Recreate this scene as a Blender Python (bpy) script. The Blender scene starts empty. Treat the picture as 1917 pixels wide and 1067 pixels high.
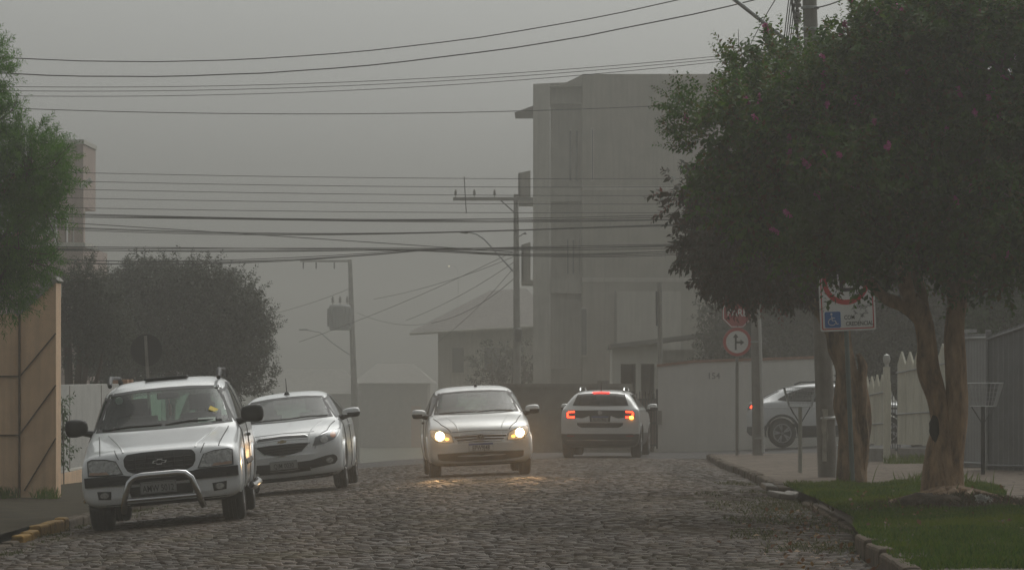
import bpy, bmesh, math, random
import numpy as np
from mathutils import Vector, Matrix, noise
from mathutils.bvhtree import BVHTree

scene = bpy.context.scene
COL = scene.collection
R = math.radians
rng = np.random.default_rng(7)
random.seed(7)

# ------------------------------------------------------------------ camera
PW, PH, F, CX, CY, CAMZ = 1917.0, 1067.0, 8000.0, 1042.0, 700.0, 1.7
cd = bpy.data.cameras.new("camera")
cam = bpy.data.objects.new("camera", cd)
COL.objects.link(cam)
cam.location = (0, 0, CAMZ)
cam.rotation_euler = (R(90), 0, 0)
cd.sensor_width = 36.0
cd.sensor_fit = 'HORIZONTAL'
cd.lens = F / PW * 36.0
cd.shift_x = (PW / 2 - CX) / PW
cd.shift_y = (CY - PH / 2) / PW
cd.clip_end = 3000
scene.camera = cam

# ------------------------------------------------------------------ sky, sun, exposure
SUN_EL, SUN_ROT = R(52), R(26)
world = bpy.data.worlds.new("World")
scene.world = world
world.use_nodes = True
nt = world.node_tree
nt.nodes.clear()
wo = nt.nodes.new('ShaderNodeOutputWorld')
bg = nt.nodes.new('ShaderNodeBackground')
sky = nt.nodes.new('ShaderNodeTexSky')
sky.sky_type = 'NISHITA'
sky.sun_disc = False
sky.sun_elevation = SUN_EL
sky.sun_rotation = SUN_ROT
sky.dust_density = 6.0
sky.air_density = 1.0
sky.ozone_density = 1.0
hs = nt.nodes.new('ShaderNodeHueSaturation')
hs.inputs['Saturation'].default_value = 0.08
nt.links.new(sky.outputs[0], hs.inputs['Color'])
tn = nt.nodes.new('ShaderNodeMix'); tn.data_type = 'RGBA'; tn.blend_type = 'MULTIPLY'
tn.inputs[0].default_value = 1.0; tn.inputs[7].default_value = (.975, 1.0, .975, 1)   # grey green overcast
nt.links.new(hs.outputs[0], tn.inputs[6])
nt.links.new(tn.outputs[2], bg.inputs['Color'])
bg.inputs['Strength'].default_value = 0.1
nt.links.new(bg.outputs[0], wo.inputs['Surface'])
sl = bpy.data.lights.new("sun", 'SUN')
sl.energy = 0.5
sl.angle = R(60)
sl.color = (1.0, 0.96, 0.9)
so = bpy.data.objects.new("sun", sl)
COL.objects.link(so)
so.rotation_euler = (R(90) - SUN_EL, 0, R(180) - SUN_ROT)
scene.view_settings.view_transform = 'Standard'
scene.view_settings.look = 'None'
scene.view_settings.exposure = 0.0
scene.view_settings.gamma = 1.0
scene.cycles.volume_bounces = 2
scene.cycles.max_bounces = 8
scene.cycles.transparent_max_bounces = 24
scene.cycles.use_denoising = True
scene.cycles.sample_clamp_indirect = 6.0

# ------------------------------------------------------------------ helpers
def at(px, py, Y):
    return Vector(((px - CX) * Y / F, Y, CAMZ + (CY - py) * Y / F))
def XP(px, Y): return (px - CX) * Y / F
def ZP(py, Y): return CAMZ + (CY - py) * Y / F
def sstep(a, b, t):
    t = min(1, max(0, (t - a) / (b - a)))
    return t * t * (3 - 2 * t)
HC = ([-80, 28, 47, 60, 68, 80, 95, 106, 140, 250, 900],
      [1.50, 1.50, 1.46, 1.53, 1.585, 1.73, 1.85, 1.93, 3.1, 5.5, 5.5])
def G(x, y):
    """height of the street surface"""
    z = CAMZ - float(np.interp(y, *HC))
    xr = min(max(x, -5.85), 3.5)
    f = 1 - sstep(106, 140, y)
    z -= .008 * (xr - 1) ** 2 * f
    if x > 2.75:
        z += .055 * (min(x, 14) - 2.75) * sstep(82, 97, y) * f
    return z

def lnk(a, b): return a
class NT:
    def __init__(s, name):
        s.m = bpy.data.materials.new(name); s.m.use_nodes = True
        s.t = s.m.node_tree; s.t.nodes.clear()
        s.out = s.n('ShaderNodeOutputMaterial')
    def n(s, typ, **kw):
        nd = s.t.nodes.new(typ)
        for k, v in kw.items():
            if k.startswith('_'):
                setattr(nd, k[1:], v)
            else:
                k2 = int(k[1:]) if k[0] == 'i' and k[1:].isdigit() else k.replace('__', ' ')
                if hasattr(v, 'is_output'): s.t.links.new(v, nd.inputs[k2])
                else: nd.inputs[k2].default_value = v
        return nd
    def l(s, a, b): s.t.links.new(a, b)

def c4(c): return (c[0], c[1], c[2], 1.0)
def M(name, col, rough=.6, var=.18, scale=4.0, metal=0.0, bump=0.0, bscale=60.0, col2=None,
      coat=0.0, spec=.5, stretch=(1, 1, 1), inside=None, streak=0.0):
    s = NT(name)
    tc = s.n('ShaderNodeTexCoord')
    mp = s.n('ShaderNodeMapping', Vector=tc.outputs['Object']); mp.inputs['Scale'].default_value = stretch
    nz = s.n('ShaderNodeTexNoise', Vector=mp.outputs[0], Scale=scale, Detail=6.0, Roughness=.65)
    rp = s.n('ShaderNodeValToRGB', Fac=nz.outputs['Fac'])
    e = rp.color_ramp.elements
    e[0].position, e[1].position = .3, .7
    e[0].color = c4([min(1, c * (1 - var)) for c in col])
    e[1].color = c4(col2 if col2 else [min(1, c * (1 + var)) for c in col])
    colout = rp.outputs[0]
    if streak:
        m2 = s.n('ShaderNodeMapping', Vector=tc.outputs['Object']); m2.inputs['Scale'].default_value = (6, 6, .35)
        n2 = s.n('ShaderNodeTexNoise', Vector=m2.outputs[0], Scale=1.5, Detail=5.0)
        r2 = s.n('ShaderNodeMapRange', Value=n2.outputs['Fac']); r2.inputs[1].default_value = .42; r2.inputs[2].default_value = .75
        r2.inputs[3].default_value = 0; r2.inputs[4].default_value = streak
        mx = s.n('ShaderNodeMix', _data_type='RGBA'); s.l(r2.outputs[0], mx.inputs[0]); s.l(colout, mx.inputs[6])
        mx.inputs[7].default_value = c4([c * .35 for c in col]); colout = mx.outputs[2]
    b = s.n('ShaderNodeBsdfPrincipled', Metallic=metal, Roughness=rough)
    b.inputs['Specular IOR Level'].default_value = spec
    b.inputs['Coat Weight'].default_value = coat
    b.inputs['Coat Roughness'].default_value = .08
    s.l(colout, b.inputs['Base Color'])
    if bump:
        n3 = s.n('ShaderNodeTexNoise', Vector=mp.outputs[0], Scale=bscale, Detail=5.0)
        bp = s.n('ShaderNodeBump', Strength=bump, Height=n3.outputs['Fac'], Distance=.02)
        s.l(bp.outputs[0], b.inputs['Normal'])
    sh = b.outputs[0]
    if inside is not None:
        g = s.n('ShaderNodeNewGeometry')
        d = s.n('ShaderNodeBsdfDiffuse', Color=c4(inside))
        mx = s.n('ShaderNodeMixShader'); s.l(g.outputs['Backfacing'], mx.inputs[0]); s.l(sh, mx.inputs[1]); s.l(d.outputs[0], mx.inputs[2])
        sh = mx.outputs[0]
    s.l(sh, s.out.inputs['Surface'])
    return s.m
def EM(name, col, st):
    s = NT(name); e = s.n('ShaderNodeEmission', Color=c4(col), Strength=st); s.l(e.outputs[0], s.out.inputs['Surface']); return s.m
def GLASS(name, tint, refl=1.0, haze=0.0):
    s = NT(name)
    t = s.n('ShaderNodeBsdfTransparent', Color=c4(tint))
    g = s.n('ShaderNodeBsdfGlossy', Roughness=.04)
    f = s.n('ShaderNodeFresnel', IOR=1.5)
    m = s.n('ShaderNodeMath', _operation='MULTIPLY', i0=f.outputs[0], i1=refl)
    mx = s.n('ShaderNodeMixShader', Fac=m.outputs[0]); s.l(t.outputs[0], mx.inputs[1]); s.l(g.outputs[0], mx.inputs[2])
    sh = mx.outputs[0]
    if haze:   # pale diffuse layer painting sheen and haze onto the pane
        d = s.n('ShaderNodeBsdfDiffuse', Color=(.5, .55, .52, 1))
        m3 = s.n('ShaderNodeMixShader', Fac=haze); s.l(sh, m3.inputs[1]); s.l(d.outputs[0], m3.inputs[2]); sh = m3.outputs[0]
    s.l(sh, s.out.inputs['Surface']); return s.m
def LEAF(name, cols, rough=.5, trans=.25, patch=None):
    s = NT(name)
    g = s.n('ShaderNodeNewGeometry')
    rp = s.n('ShaderNodeValToRGB', Fac=g.outputs['Random Per Island'])
    el = rp.color_ramp.elements
    while len(el) < len(cols): el.new(.5)
    for i, c in enumerate(cols):
        el[i].position = i / max(1, len(cols) - 1); el[i].color = c4(c)
    co = rp.outputs[0]
    if patch:
        tc = s.n('ShaderNodeTexCoord')
        nz = s.n('ShaderNodeTexNoise', Vector=tc.outputs['Object'], Scale=patch[1], Detail=3.0)
        mr = s.n('ShaderNodeMapRange', Value=nz.outputs['Fac']); mr.inputs[1].default_value = .45; mr.inputs[2].default_value = .65
        mx = s.n('ShaderNodeMix', _data_type='RGBA'); s.l(mr.outputs[0], mx.inputs[0]); s.l(co, mx.inputs[6]); mx.inputs[7].default_value = c4(patch[0])
        co = mx.outputs[2]
    b = s.n('ShaderNodeBsdfPrincipled', Roughness=rough); s.l(co, b.inputs['Base Color'])
    b.inputs['Specular IOR Level'].default_value = .35
    t = s.n('ShaderNodeBsdfTranslucent'); s.l(co, t.inputs[0])
    mx = s.n('ShaderNodeMixShader', Fac=trans); s.l(b.outputs[0], mx.inputs[1]); s.l(t.outputs[0], mx.inputs[2])
    s.l(mx.outputs[0], s.out.inputs['Surface']); return s.m

def tag(o, label=None, cat=None, group=None, kind=None):
    if label: o["label"] = label
    if cat: o["category"] = cat
    if group: o["group"] = group
    if kind: o["kind"] = kind
    return o
def thing(name, label, cat, loc=(0, 0, 0), rot=(0, 0, 0), group=None):
    o = bpy.data.objects.new(name, None); COL.objects.link(o)
    o.location = loc; o.rotation_euler = rot; o.empty_display_size = .2
    return tag(o, label, cat, group)
def add_mesh(name, me, mats, parent=None, smooth=False, bevel=0):
    for m in (mats if isinstance(mats, (list, tuple)) else [mats]): me.materials.append(m)
    o = bpy.data.objects.new(name, me); COL.objects.link(o)
    if parent: o.parent = parent
    if smooth: me.polygons.foreach_set('use_smooth', [True] * len(me.polygons))
    if bevel:
        b = o.modifiers.new('bevel', 'BEVEL'); b.width = bevel; b.segments = 2; b.limit_method = 'ANGLE'; b.angle_limit = R(35)
    return o
def np_mesh(name, V, Fq, mats, parent=None, smooth=False, midx=None):
    me = bpy.data.meshes.new(name)
    V = np.asarray(V, np.float32); Fq = np.asarray(Fq, np.int32)
    k = Fq.shape[1]
    me.vertices.add(len(V)); me.vertices.foreach_set('co', V.ravel())
    me.loops.add(Fq.size); me.loops.foreach_set('vertex_index', Fq.ravel())
    me.polygons.add(len(Fq)); me.polygons.foreach_set('loop_start', np.arange(0, Fq.size, k, dtype=np.int32))
    me.polygons.foreach_set('loop_total', np.full(len(Fq), k, np.int32))
    if midx is not None: me.polygons.foreach_set('material_index', np.asarray(midx, np.int32))
    me.update(calc_edges=True)
    return add_mesh(name, me, mats, parent, smooth)

class MB:
    def __init__(s): s.v = []; s.f = []; s.m = []
    def add(s, vs, fs, mi=0):
        n = len(s.v); s.v += [tuple(v) for v in vs]; s.f += [[i + n for i in f] for f in fs]; s.m += [mi] * len(fs); return s
    def box(s, c, d, rz=0, mi=0, ry=0, rx=0):
        mt = Matrix.Translation(c) @ Matrix.Rotation(rz, 4, 'Z') @ Matrix.Rotation(ry, 4, 'Y') @ Matrix.Rotation(rx, 4, 'X')
        vs = [mt @ Vector((x * d[0] / 2, y * d[1] / 2, z * d[2] / 2)) for x in (-1, 1) for y in (-1, 1) for z in (-1, 1)]
        return s.add(vs, [(0, 1, 3, 2), (4, 6, 7, 5), (0, 4, 5, 1), (2, 3, 7, 6), (0, 2, 6, 4), (1, 5, 7, 3)], mi)
    def span(s, a, b, mi=0):
        a, b = Vector(a), Vector(b); d = b - a
        return s.box((a + b) / 2, (abs(d.x), abs(d.y), abs(d.z)), 0, mi)
    def tube(s, pts, rad, n=8, mi=0, caps=True):
        pts = [Vector(p) for p in pts]
        if not isinstance(rad, (list, tuple)): rad = [rad] * len(pts)
        t0 = (pts[1] - pts[0]).normalized()
        u = t0.orthogonal().normalized(); vs = []
        for i, p in enumerate(pts):
            t = (pts[min(i + 1, len(pts) - 1)] - pts[max(i - 1, 0)]).normalized()
            u = (u - t * u.dot(t)).normalized(); w = t.cross(u)
            for k in range(n):
                a = 2 * math.pi * k / n
                vs.append(p + (u * math.cos(a) + w * math.sin(a)) * rad[i])
        fs = [(i * n + k, i * n + (k + 1) % n, (i + 1) * n + (k + 1) % n, (i + 1) * n + k) for i in range(len(pts) - 1) for k in range(n)]
        if caps: fs += [tuple(range(n))[::-1], tuple((len(pts) - 1) * n + k for k in range(n))]
        return s.add(vs, fs, mi)
    def lathe(s, prof, axis='z', c=(0, 0, 0), n=24, mi=0):
        """prof: (radius, height along axis)"""
        vs = []; c = Vector(c)
        for r, h in prof:
            for k in range(n):
                a = 2 * math.pi * k / n; p, q = r * math.cos(a), r * math.sin(a)
                vs.append(c + Vector({'z': (p, q, h), 'x': (h, p, q), 'y': (q, h, p)}[axis]))
        m = len(prof)
        fs = [(i * n + k, i * n + (k + 1) % n, (i + 1) * n + (k + 1) % n, (i + 1) * n + k) for i in range(m - 1) for k in range(n)]
        if prof[0][0] > 1e-6: fs.append(tuple(range(n))[::-1])
        if prof[-1][0] > 1e-6: fs.append(tuple((m - 1) * n + k for k in range(n)))
        return s.add(vs, fs, mi)
    def prism(s, poly, y0, y1, mi=0, plane='xz'):
        f = (lambda p, h: (p[0], h, p[1])) if plane == 'xz' else ((lambda p, h: (h, p[0], p[1])) if plane == 'yz' else (lambda p, h: (p[0], p[1], h)))
        n = len(poly)
        vs = [f(p, y0) for p in poly] + [f(p, y1) for p in poly]
        return s.add(vs, [tuple(range(n)), tuple(range(2 * n - 1, n - 1, -1))] + [(i, i + n, (i + 1) % n + n, (i + 1) % n) for i in range(n)], mi)
    def build(s, name, mats, parent=None, smooth=False, bevel=0, fix=True):
        me = bpy.data.meshes.new(name); me.from_pydata(s.v, [], s.f)
        me.polygons.foreach_set('material_index', s.m)
        if fix:
            bm = bmesh.new(); bm.from_mesh(me); bmesh.ops.recalc_face_normals(bm, faces=bm.faces); bm.to_mesh(me); bm.free()
        o = add_mesh(name, me, mats, parent, False, bevel)
        if smooth:
            me.polygons.foreach_set('use_smooth', [True] * len(me.polygons))
            me.set_sharp_from_angle(angle=R(42))
        return o

def text_mb(txt, size, depth=.003, wide=1.0, mode='front'):
    cu = bpy.data.curves.new('t', 'FONT'); cu.body = txt; cu.size = size; cu.align_x = 'CENTER'; cu.align_y = 'CENTER'
    cu.extrude = depth / 2; cu.resolution_u = 3; cu.offset = size * .012
    o = bpy.data.objects.new('t', cu); COL.objects.link(o)
    dg = bpy.context.evaluated_depsgraph_get()
    me = bpy.data.meshes.new_from_object(o.evaluated_get(dg))
    mb = MB()
    vs = [(v.co.x * wide, -v.co.z, v.co.y) if mode == 'front' else (-v.co.x * wide, v.co.z, v.co.y) for v in me.vertices]
    mb.add(vs, [list(p.vertices) for p in me.polygons])
    bpy.data.objects.remove(o); bpy.data.curves.remove(cu); bpy.data.meshes.remove(me)
    return mb
def shift(mb, d): mb.v = [(x + d[0], y + d[1], z + d[2]) for x, y, z in mb.v]; return mb

def dup(o, parent=None):
    c = o.copy(); COL.objects.link(c); c.parent = parent
    for ch in [q for q in o.children]: dup(ch, c)
    return c

# ------------------------------------------------------------------ materials
MAT = dict(
    asphalt=M('asphalt', (.04, .038, .037), .8, .3, 1.2, bump=.3, bscale=90, spec=.15),
    earth=M('earth', (.05, .045, .03), .9, .3, 2, bump=.4, bscale=20, col2=(.05, .06, .025)),
    soil=M('soil', (.06, .042, .025), .9, .35, 5, bump=.6, bscale=40),
    paving=M('paving', (.17, .15, .125), .6, .25, 1.3, bump=.25, bscale=30),
    kerbstone=M('kerbstone', (.06, .047, .033), .9, .35, 7, bump=.5, bscale=35, col2=(.12, .09, .062), spec=.15),
    kerb_yellow=M('kerb_yellow', (.22, .12, .02), .7, .4, 9, bump=.4, bscale=35, col2=(.34, .19, .03), spec=.15),
    concrete=M('concrete', (.23, .215, .19), .8, .22, 3, bump=.3, bscale=40, streak=.35),
    concrete_dark=M('concrete_dark', (.2, .19, .17), .8, .25, 3, bump=.3, bscale=40),
    render_orange=M('render_orange', (.72, .49, .31), .75, .16, 1.6, bump=.2, bscale=70, streak=.32),
    dark_strip=M('dark_strip', (.10, .06, .035), .8),
    wall_white=M('wall_white', (.60, .585, .535), .75, .08, .8, bump=.15, bscale=50, streak=.10),
    wall_grey=M('wall_grey', (.44, .43, .40), .75, .12, 2, bump=.15, bscale=50, streak=.3),
    brick=M('brick', (.26, .13, .08), .8, .3, 8),
    picket=M('picket', (.58, .56, .46), .7, .15, 6, bump=.2, bscale=60, streak=.3, stretch=(4, 4, .6)),
    metal_grey=M('metal_grey', (.26, .265, .27), .5, .12, 3, metal=.2),
    metal_dark=M('metal_dark', (.05, .05, .05), .45, .2, 5, metal=.3),
    galvan=M('galvan', (.35, .36, .36), .4, .15, 10, metal=.6),
    bark=M('bark', (.17, .095, .045), .8, .5, 5, bump=.9, bscale=25, col2=(.40, .26, .145), stretch=(2.4, 2.4, .7)),
    bark_rough=M('bark_rough', (.022, .016, .011), .9, .5, 4, bump=1.0, bscale=22, col2=(.36, .24, .14), stretch=(1.8, 1.8, .6)),
    twig=M('twig', (.07, .045, .03), .8),
    hollow_shade=M('hollow_shade', (.012, .009, .007), .9),
    wire=M('wire', (.07, .07, .068), .8),
    paint_white=M('paint_white', (.66, .67, .67), .28, .03, 3, coat=.8, inside=(.03, .03, .03)),
    paint_silver=M('paint_silver', (.62, .62, .60), .3, .03, 3, metal=.25, coat=.8, inside=(.03, .03, .03)),
    plastic=M('plastic', (.012, .012, .012), .6, .2, 8),
    rubber=M('rubber', (.022, .021, .02), .8, .25, 8, bump=.3, bscale=80),
    rim=M('rim', (.38, .38, .39), .35, .15, 6, metal=.7),
    chrome=M('chrome', (.62, .62, .62), .15, .05, 5, metal=1.0),
    lamp_glass=M('lamp_glass', (.20, .205, .195), .22, .5, 28, metal=.25, coat=1.0, bump=.25, bscale=60, col2=(.55, .55, .52)),
    lamp_smoke=M('lamp_smoke', (.06, .063, .066), .25, .5, 22, metal=.2, coat=1.0, col2=(.15, .16, .165)),
    reflector=M('reflector', (.30, .30, .29), .35, .4, 30, metal=.5),
    badge=M('badge', (.55, .55, .54), .3, .05),
    glass_sheen=GLASS('glass_sheen', (.60, .72, .65), .8, .13),
    amber=M('amber', (.45, .13, .02), .2, .1, 5, coat=1.0),
    plate_grey=M('plate_grey', (.30, .30, .29), .5, .05),
    plate_white=M('plate_white', (.62, .62, .6), .5, .05),
    plate_blue=M('plate_blue', (.03, .06, .22), .5, .05),
    ink=M('ink', (.015, .015, .015), .6),
    interior=M('interior', (.03, .03, .03), .85),
    seat_cloth=M('seat_cloth', (.035, .035, .037), .9, .15, 20),
    sign_white=M('sign_white', (.62, .62, .60), .45, .06, 3),
    sign_red=M('sign_red', (.42, .02, .02), .45, .1, 3),
    sign_blue=M('sign_blue', (.015, .11, .34), .45, .1, 3),
    sign_back=M('sign_back', (.012, .012, .012), .7),
    yellow=M('yellow', (.75, .55, .03), .5, .05),
    paper=M('paper', (.55, .62, .55), .6, .05),
    brown=M('brown', (.25, .12, .06), .6),
    roof=M('roof', (.16, .145, .13), .8, .25, 6, bump=.4, bscale=20),
    build_grey=M('build_grey', (.35, .325, .28), .85, .16, 1.1, bump=.2, bscale=30, streak=.3),
    build_light=M('build_light', (.48, .46, .41), .85, .12, 1.1, streak=.3),
    build_pink=M('build_pink', (.38, .28, .24), .85, .12, 1.3, streak=.25),
    pane=M('pane', (.13, .13, .125), .1, .1),
    tail_red=M('tail_red', (.22, .008, .008), .2, .1, 5, coat=1.0),
    glass_green=GLASS('glass_green', (.48, .66, .56), .6, .02),
    glass_dark=GLASS('glass_dark', (.30, .33, .32), 1.0, .04),
    glass_tint=GLASS('glass_tint', (.10, .10, .10), 1.0, .03),
)
# ------------------------------------------------------------------ ground, road, pavements
def XKR(y): return float(np.interp(y, [-80, 29, 36.3, 38, 40.7, 48.5, 55, 75, 92], [2.3, 2.42, 2.53, 2.60, 2.79, 2.77, 2.8, 3.0, 3.25]))
XKL = -5.82
def SWR(x, y): return G(XKR(y), y) + .12 + .012 * max(0, x - XKR(y))
def SWL(x, y): return G(XKL, y) + .12 + .01 * max(0, XKL - x)
def sheet(name, ys, xlim, nx, zf, mat, kind='structure'):
    V = []; Fq = []
    for y in ys:
        a, b = xlim(y)
        for i in range(nx + 1):
            x = a + (b - a) * i / nx; V.append((x, y, zf(x, y)))
    for j in range(len(ys) - 1):
        for i in range(nx):
            q = j * (nx + 1) + i; Fq.append((q, q + 1, q + nx + 2, q + nx + 1))
    o = np_mesh(name, V, Fq, mat, smooth=True); o["kind"] = kind
    return o
ysg = list(np.arange(-60, 0, 10)) + list(np.arange(0, 130, 2.5)) + list(np.arange(130, 300, 10)) + list(np.arange(300, 601, 50))
def zg(x, y):
    lo = .16 * (1 - sstep(107.0, 109, y))
    return G(x, y) - lo
sheet('ground', ysg, lambda y: (-150, 150), 120, zg, MAT['earth'])

# cobbled road: a bed of soil and moss with every stone modelled on it
s = NT('road_bed')
tc = s.n('ShaderNodeTexCoord')
n1 = s.n('ShaderNodeTexNoise', Vector=tc.outputs['Object'], Scale=.55, Detail=6.0, Roughness=.7)
rp = s.n('ShaderNodeValToRGB', Fac=n1.outputs['Fac']); e = rp.color_ramp.elements
e[0].position, e[1].position = .4, .62; e[0].color = (.030, .024, .017, 1); e[1].color = (.045, .052, .015, 1)
b = s.n('ShaderNodeBsdfPrincipled', Roughness=.9); s.l(rp.outputs[0], b.inputs['Base Color']); s.l(b.outputs[0], s.out.inputs['Surface'])
MAT['road_bed'] = s.m
s = NT('cobble')
g = s.n('ShaderNodeNewGeometry'); tc = s.n('ShaderNodeTexCoord')
rp = s.n('ShaderNodeValToRGB', Fac=g.outputs['Random Per Island']); e = rp.color_ramp.elements
e[0].color = (.040, .028, .019, 1); e[1].color = (.084, .060, .042, 1)
e2 = e.new(.5); e2.color = (.056, .040, .028, 1)
n1 = s.n('ShaderNodeTexNoise', Vector=tc.outputs['Object'], Scale=18.0, Detail=6.0, Roughness=.7)
n0 = s.n('ShaderNodeTexNoise', Vector=tc.outputs['Object'], Scale=.5, Detail=5.0, Roughness=.6)
mr = s.n('ShaderNodeMapRange', Value=n1.outputs['Fac']); mr.inputs[3].default_value = .55; mr.inputs[4].default_value = 1.4
mx = s.n('ShaderNodeMix', _data_type='RGBA', _blend_type='MULTIPLY'); mx.inputs[0].default_value = 1.0
s.l(rp.outputs[0], mx.inputs[6]); s.l(mr.outputs[0], mx.inputs[7])
m0 = s.n('ShaderNodeMapRange', Value=n0.outputs['Fac']); m0.inputs[1].default_value = .5; m0.inputs[2].default_value = .75; m0.inputs[4].default_value = .55
mx2 = s.n('ShaderNodeMix', _data_type='RGBA'); s.l(m0.outputs[0], mx2.inputs[0]); s.l(mx.outputs[2], mx2.inputs[6]); mx2.inputs[7].default_value = (.062, .056, .026, 1)
b = s.n('ShaderNodeBsdfPrincipled'); b.inputs['Specular IOR Level'].default_value = .2
mpt = s.n('ShaderNodeMapping', Vector=tc.outputs['Object']); mpt.inputs['Scale'].default_value = (1.1, .05, 1)
ntk = s.n('ShaderNodeTexNoise', Vector=mpt.outputs[0], Scale=1.0, Detail=3.0)   # worn wheel tracks run along the street
mrt = s.n('ShaderNodeMapRange', Value=ntk.outputs['Fac']); mrt.inputs[1].default_value = .35; mrt.inputs[2].default_value = .65; mrt.inputs[3].default_value = .7; mrt.inputs[4].default_value = 1.35
mxt = s.n('ShaderNodeMix', _data_type='RGBA', _blend_type='MULTIPLY'); mxt.inputs[0].default_value = 1.0; s.l(mx2.outputs[2], mxt.inputs[6]); s.l(mrt.outputs[0], mxt.inputs[7])
s.l(mxt.outputs[2], b.inputs['Base Color'])
r2 = s.n('ShaderNodeMapRange', Value=n0.outputs['Fac']); r2.inputs[1].default_value = .3; r2.inputs[2].default_value = .7; r2.inputs[3].default_value = .55; r2.inputs[4].default_value = .8
s.l(r2.outputs[0], b.inputs['Roughness'])
bp = s.n('ShaderNodeBump', Strength=.3, Distance=.01, Height=n1.outputs['Fac']); s.l(bp.outputs[0], b.inputs['Normal'])
s.l(b.outputs[0], s.out.inputs['Surface'])
MAT['cobble'] = s.m
V = []; Fq = []; MI = []
ys = list(np.arange(-60, 93.1, 1.0)); nx = 18
for y in ys:
    for i in range(nx + 1):
        x = XKL + (XKR(y) - XKL) * i / nx; V.append((x, y, G(x, y) - .02))
for j in range(len(ys) - 1):
    for i in range(nx):
        q = j * (nx + 1) + i; Fq.append((q, q + 1, q + nx + 2, q + nx + 1)); MI.append(0)
V = [tuple(v) for v in V]
y = 26.0
gx = np.array([0, .16, .84, 1.0])
base_f = [(j * 4 + i, j * 4 + i + 1, j * 4 + i + 5, j * 4 + i + 4) for j in range(3) for i in range(3)]
while y < 92.8:
    dy = random.uniform(.10, .145)
    x = XKL + random.uniform(0.0, .15)
    while x < XKR(y) - .1:
        dx = random.uniform(.10, .20)
        jx, jy = random.uniform(-.01, .01), random.uniform(-.025, .025) + .03 * math.sin(x * 1.3 + y)
        h = random.gauss(.005, .0035); tx, ty = random.gauss(0, .02), random.gauss(0, .03)
        if random.random() > .012:
            n0_ = len(V); zc = G(x + dx / 2, y + dy / 2)
            r = random.uniform(-.06, .06)
            for j in range(4):
                for i in range(4):
                    u, v = gx[i] - .5, gx[j] - .5
                    edge = i in (0, 3) or j in (0, 3)
                    uu, vv = u * (dx - .014), v * (dy - .016)
                    cornr = .88 if (i in (0, 3) and j in (0, 3)) else 1
                    px_, py_ = x + dx / 2 + jx + (uu - vv * r) * cornr, y + dy / 2 + jy + (vv + uu * r) * cornr
                    zz = zc + (-.026 if edge else h + uu * tx + vv * ty + random.uniform(-.003, .003))
                    V.append((px_, py_, zz))
            for f in base_f: Fq.append(tuple(q + n0_ for q in f)); MI.append(1)
        x += dx
    y += dy
road = np_mesh('cobbled_road', V, Fq, [MAT['road_bed'], MAT['cobble']], smooth=True, midx=MI)
road["kind"] = 'structure'

sheet('crossing_road', list(np.arange(93, 107.6, 1.0)), lambda y: (-60, 60), 60, lambda x, y: G(x, y) - .004, MAT['asphalt'])
sheet('left_pavement', list(np.arange(-60, 93, 2.0)), lambda y: (-14, XKL - .13), 8, SWL, M('path_dirt', (.030, .023, .015), .95, .3, 2.5, bump=.6, bscale=25, col2=(.055, .045, .025), spec=.08))
# right pavement of irregular slabs
s = NT('slabs')
tc = s.n('ShaderNodeTexCoord')
vo = s.n('ShaderNodeTexVoronoi', Vector=tc.outputs['Object'], Scale=1.5, _feature='DISTANCE_TO_EDGE')
v2 = s.n('ShaderNodeTexVoronoi', Vector=tc.outputs['Object'], Scale=1.5)
n1 = s.n('ShaderNodeTexNoise', Vector=tc.outputs['Object'], Scale=3.0, Detail=7.0, Roughness=.7)
rp = s.n('ShaderNodeValToRGB', Fac=n1.outputs['Fac']); e = rp.color_ramp.elements
e[0].position, e[1].position = .3, .72; e[0].color = (.07, .055, .042, 1); e[1].color = (.19, .15, .116, 1)
mr = s.n('ShaderNodeMapRange', Value=vo.outputs['Distance']); mr.inputs[1].default_value = .01; mr.inputs[2].default_value = .05; mr.inputs[3].default_value = .35; mr.inputs[4].default_value = 1
mx = s.n('ShaderNodeMix', _data_type='RGBA', _blend_type='MULTIPLY'); mx.inputs[0].default_value = 1
s.l(rp.outputs[0], mx.inputs[6]); s.l(mr.outputs[0], mx.inputs[7])
b = s.n('ShaderNodeBsdfPrincipled', Roughness=.9); b.inputs['Specular IOR Level'].default_value = .12; s.l(mx.outputs[2], b.inputs['Base Color'])
bp = s.n('ShaderNodeBump', Strength=.6, Distance=.03, Height=n1.outputs['Fac']); s.l(bp.outputs[0], b.inputs['Normal'])
s.l(b.outputs[0], s.out.inputs['Surface'])
MAT['slabs'] = s.m
VERGE_END, VERGE_X = 53.4, 4.95
def vx(y): return VERGE_X + .25 * math.sin(y * .4) - (0 if y < 52 else (y - 52) * .22)
sheet('grass_verge', list(np.arange(-60, VERGE_END + .2, .5)), lambda y: (XKR(y) + .1, vx(y)), 10, lambda x, y: SWR(x, y) + .015 + .03 * noise.noise((x * 1.5, y * .7, 0)), MAT['soil'])
sheet('pavement', list(np.arange(-60, 93, 1.0)), lambda y: (vx(y) - .05 if y < VERGE_END else XKR(y) + .1, 16), 14, SWR, MAT['slabs'])
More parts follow.
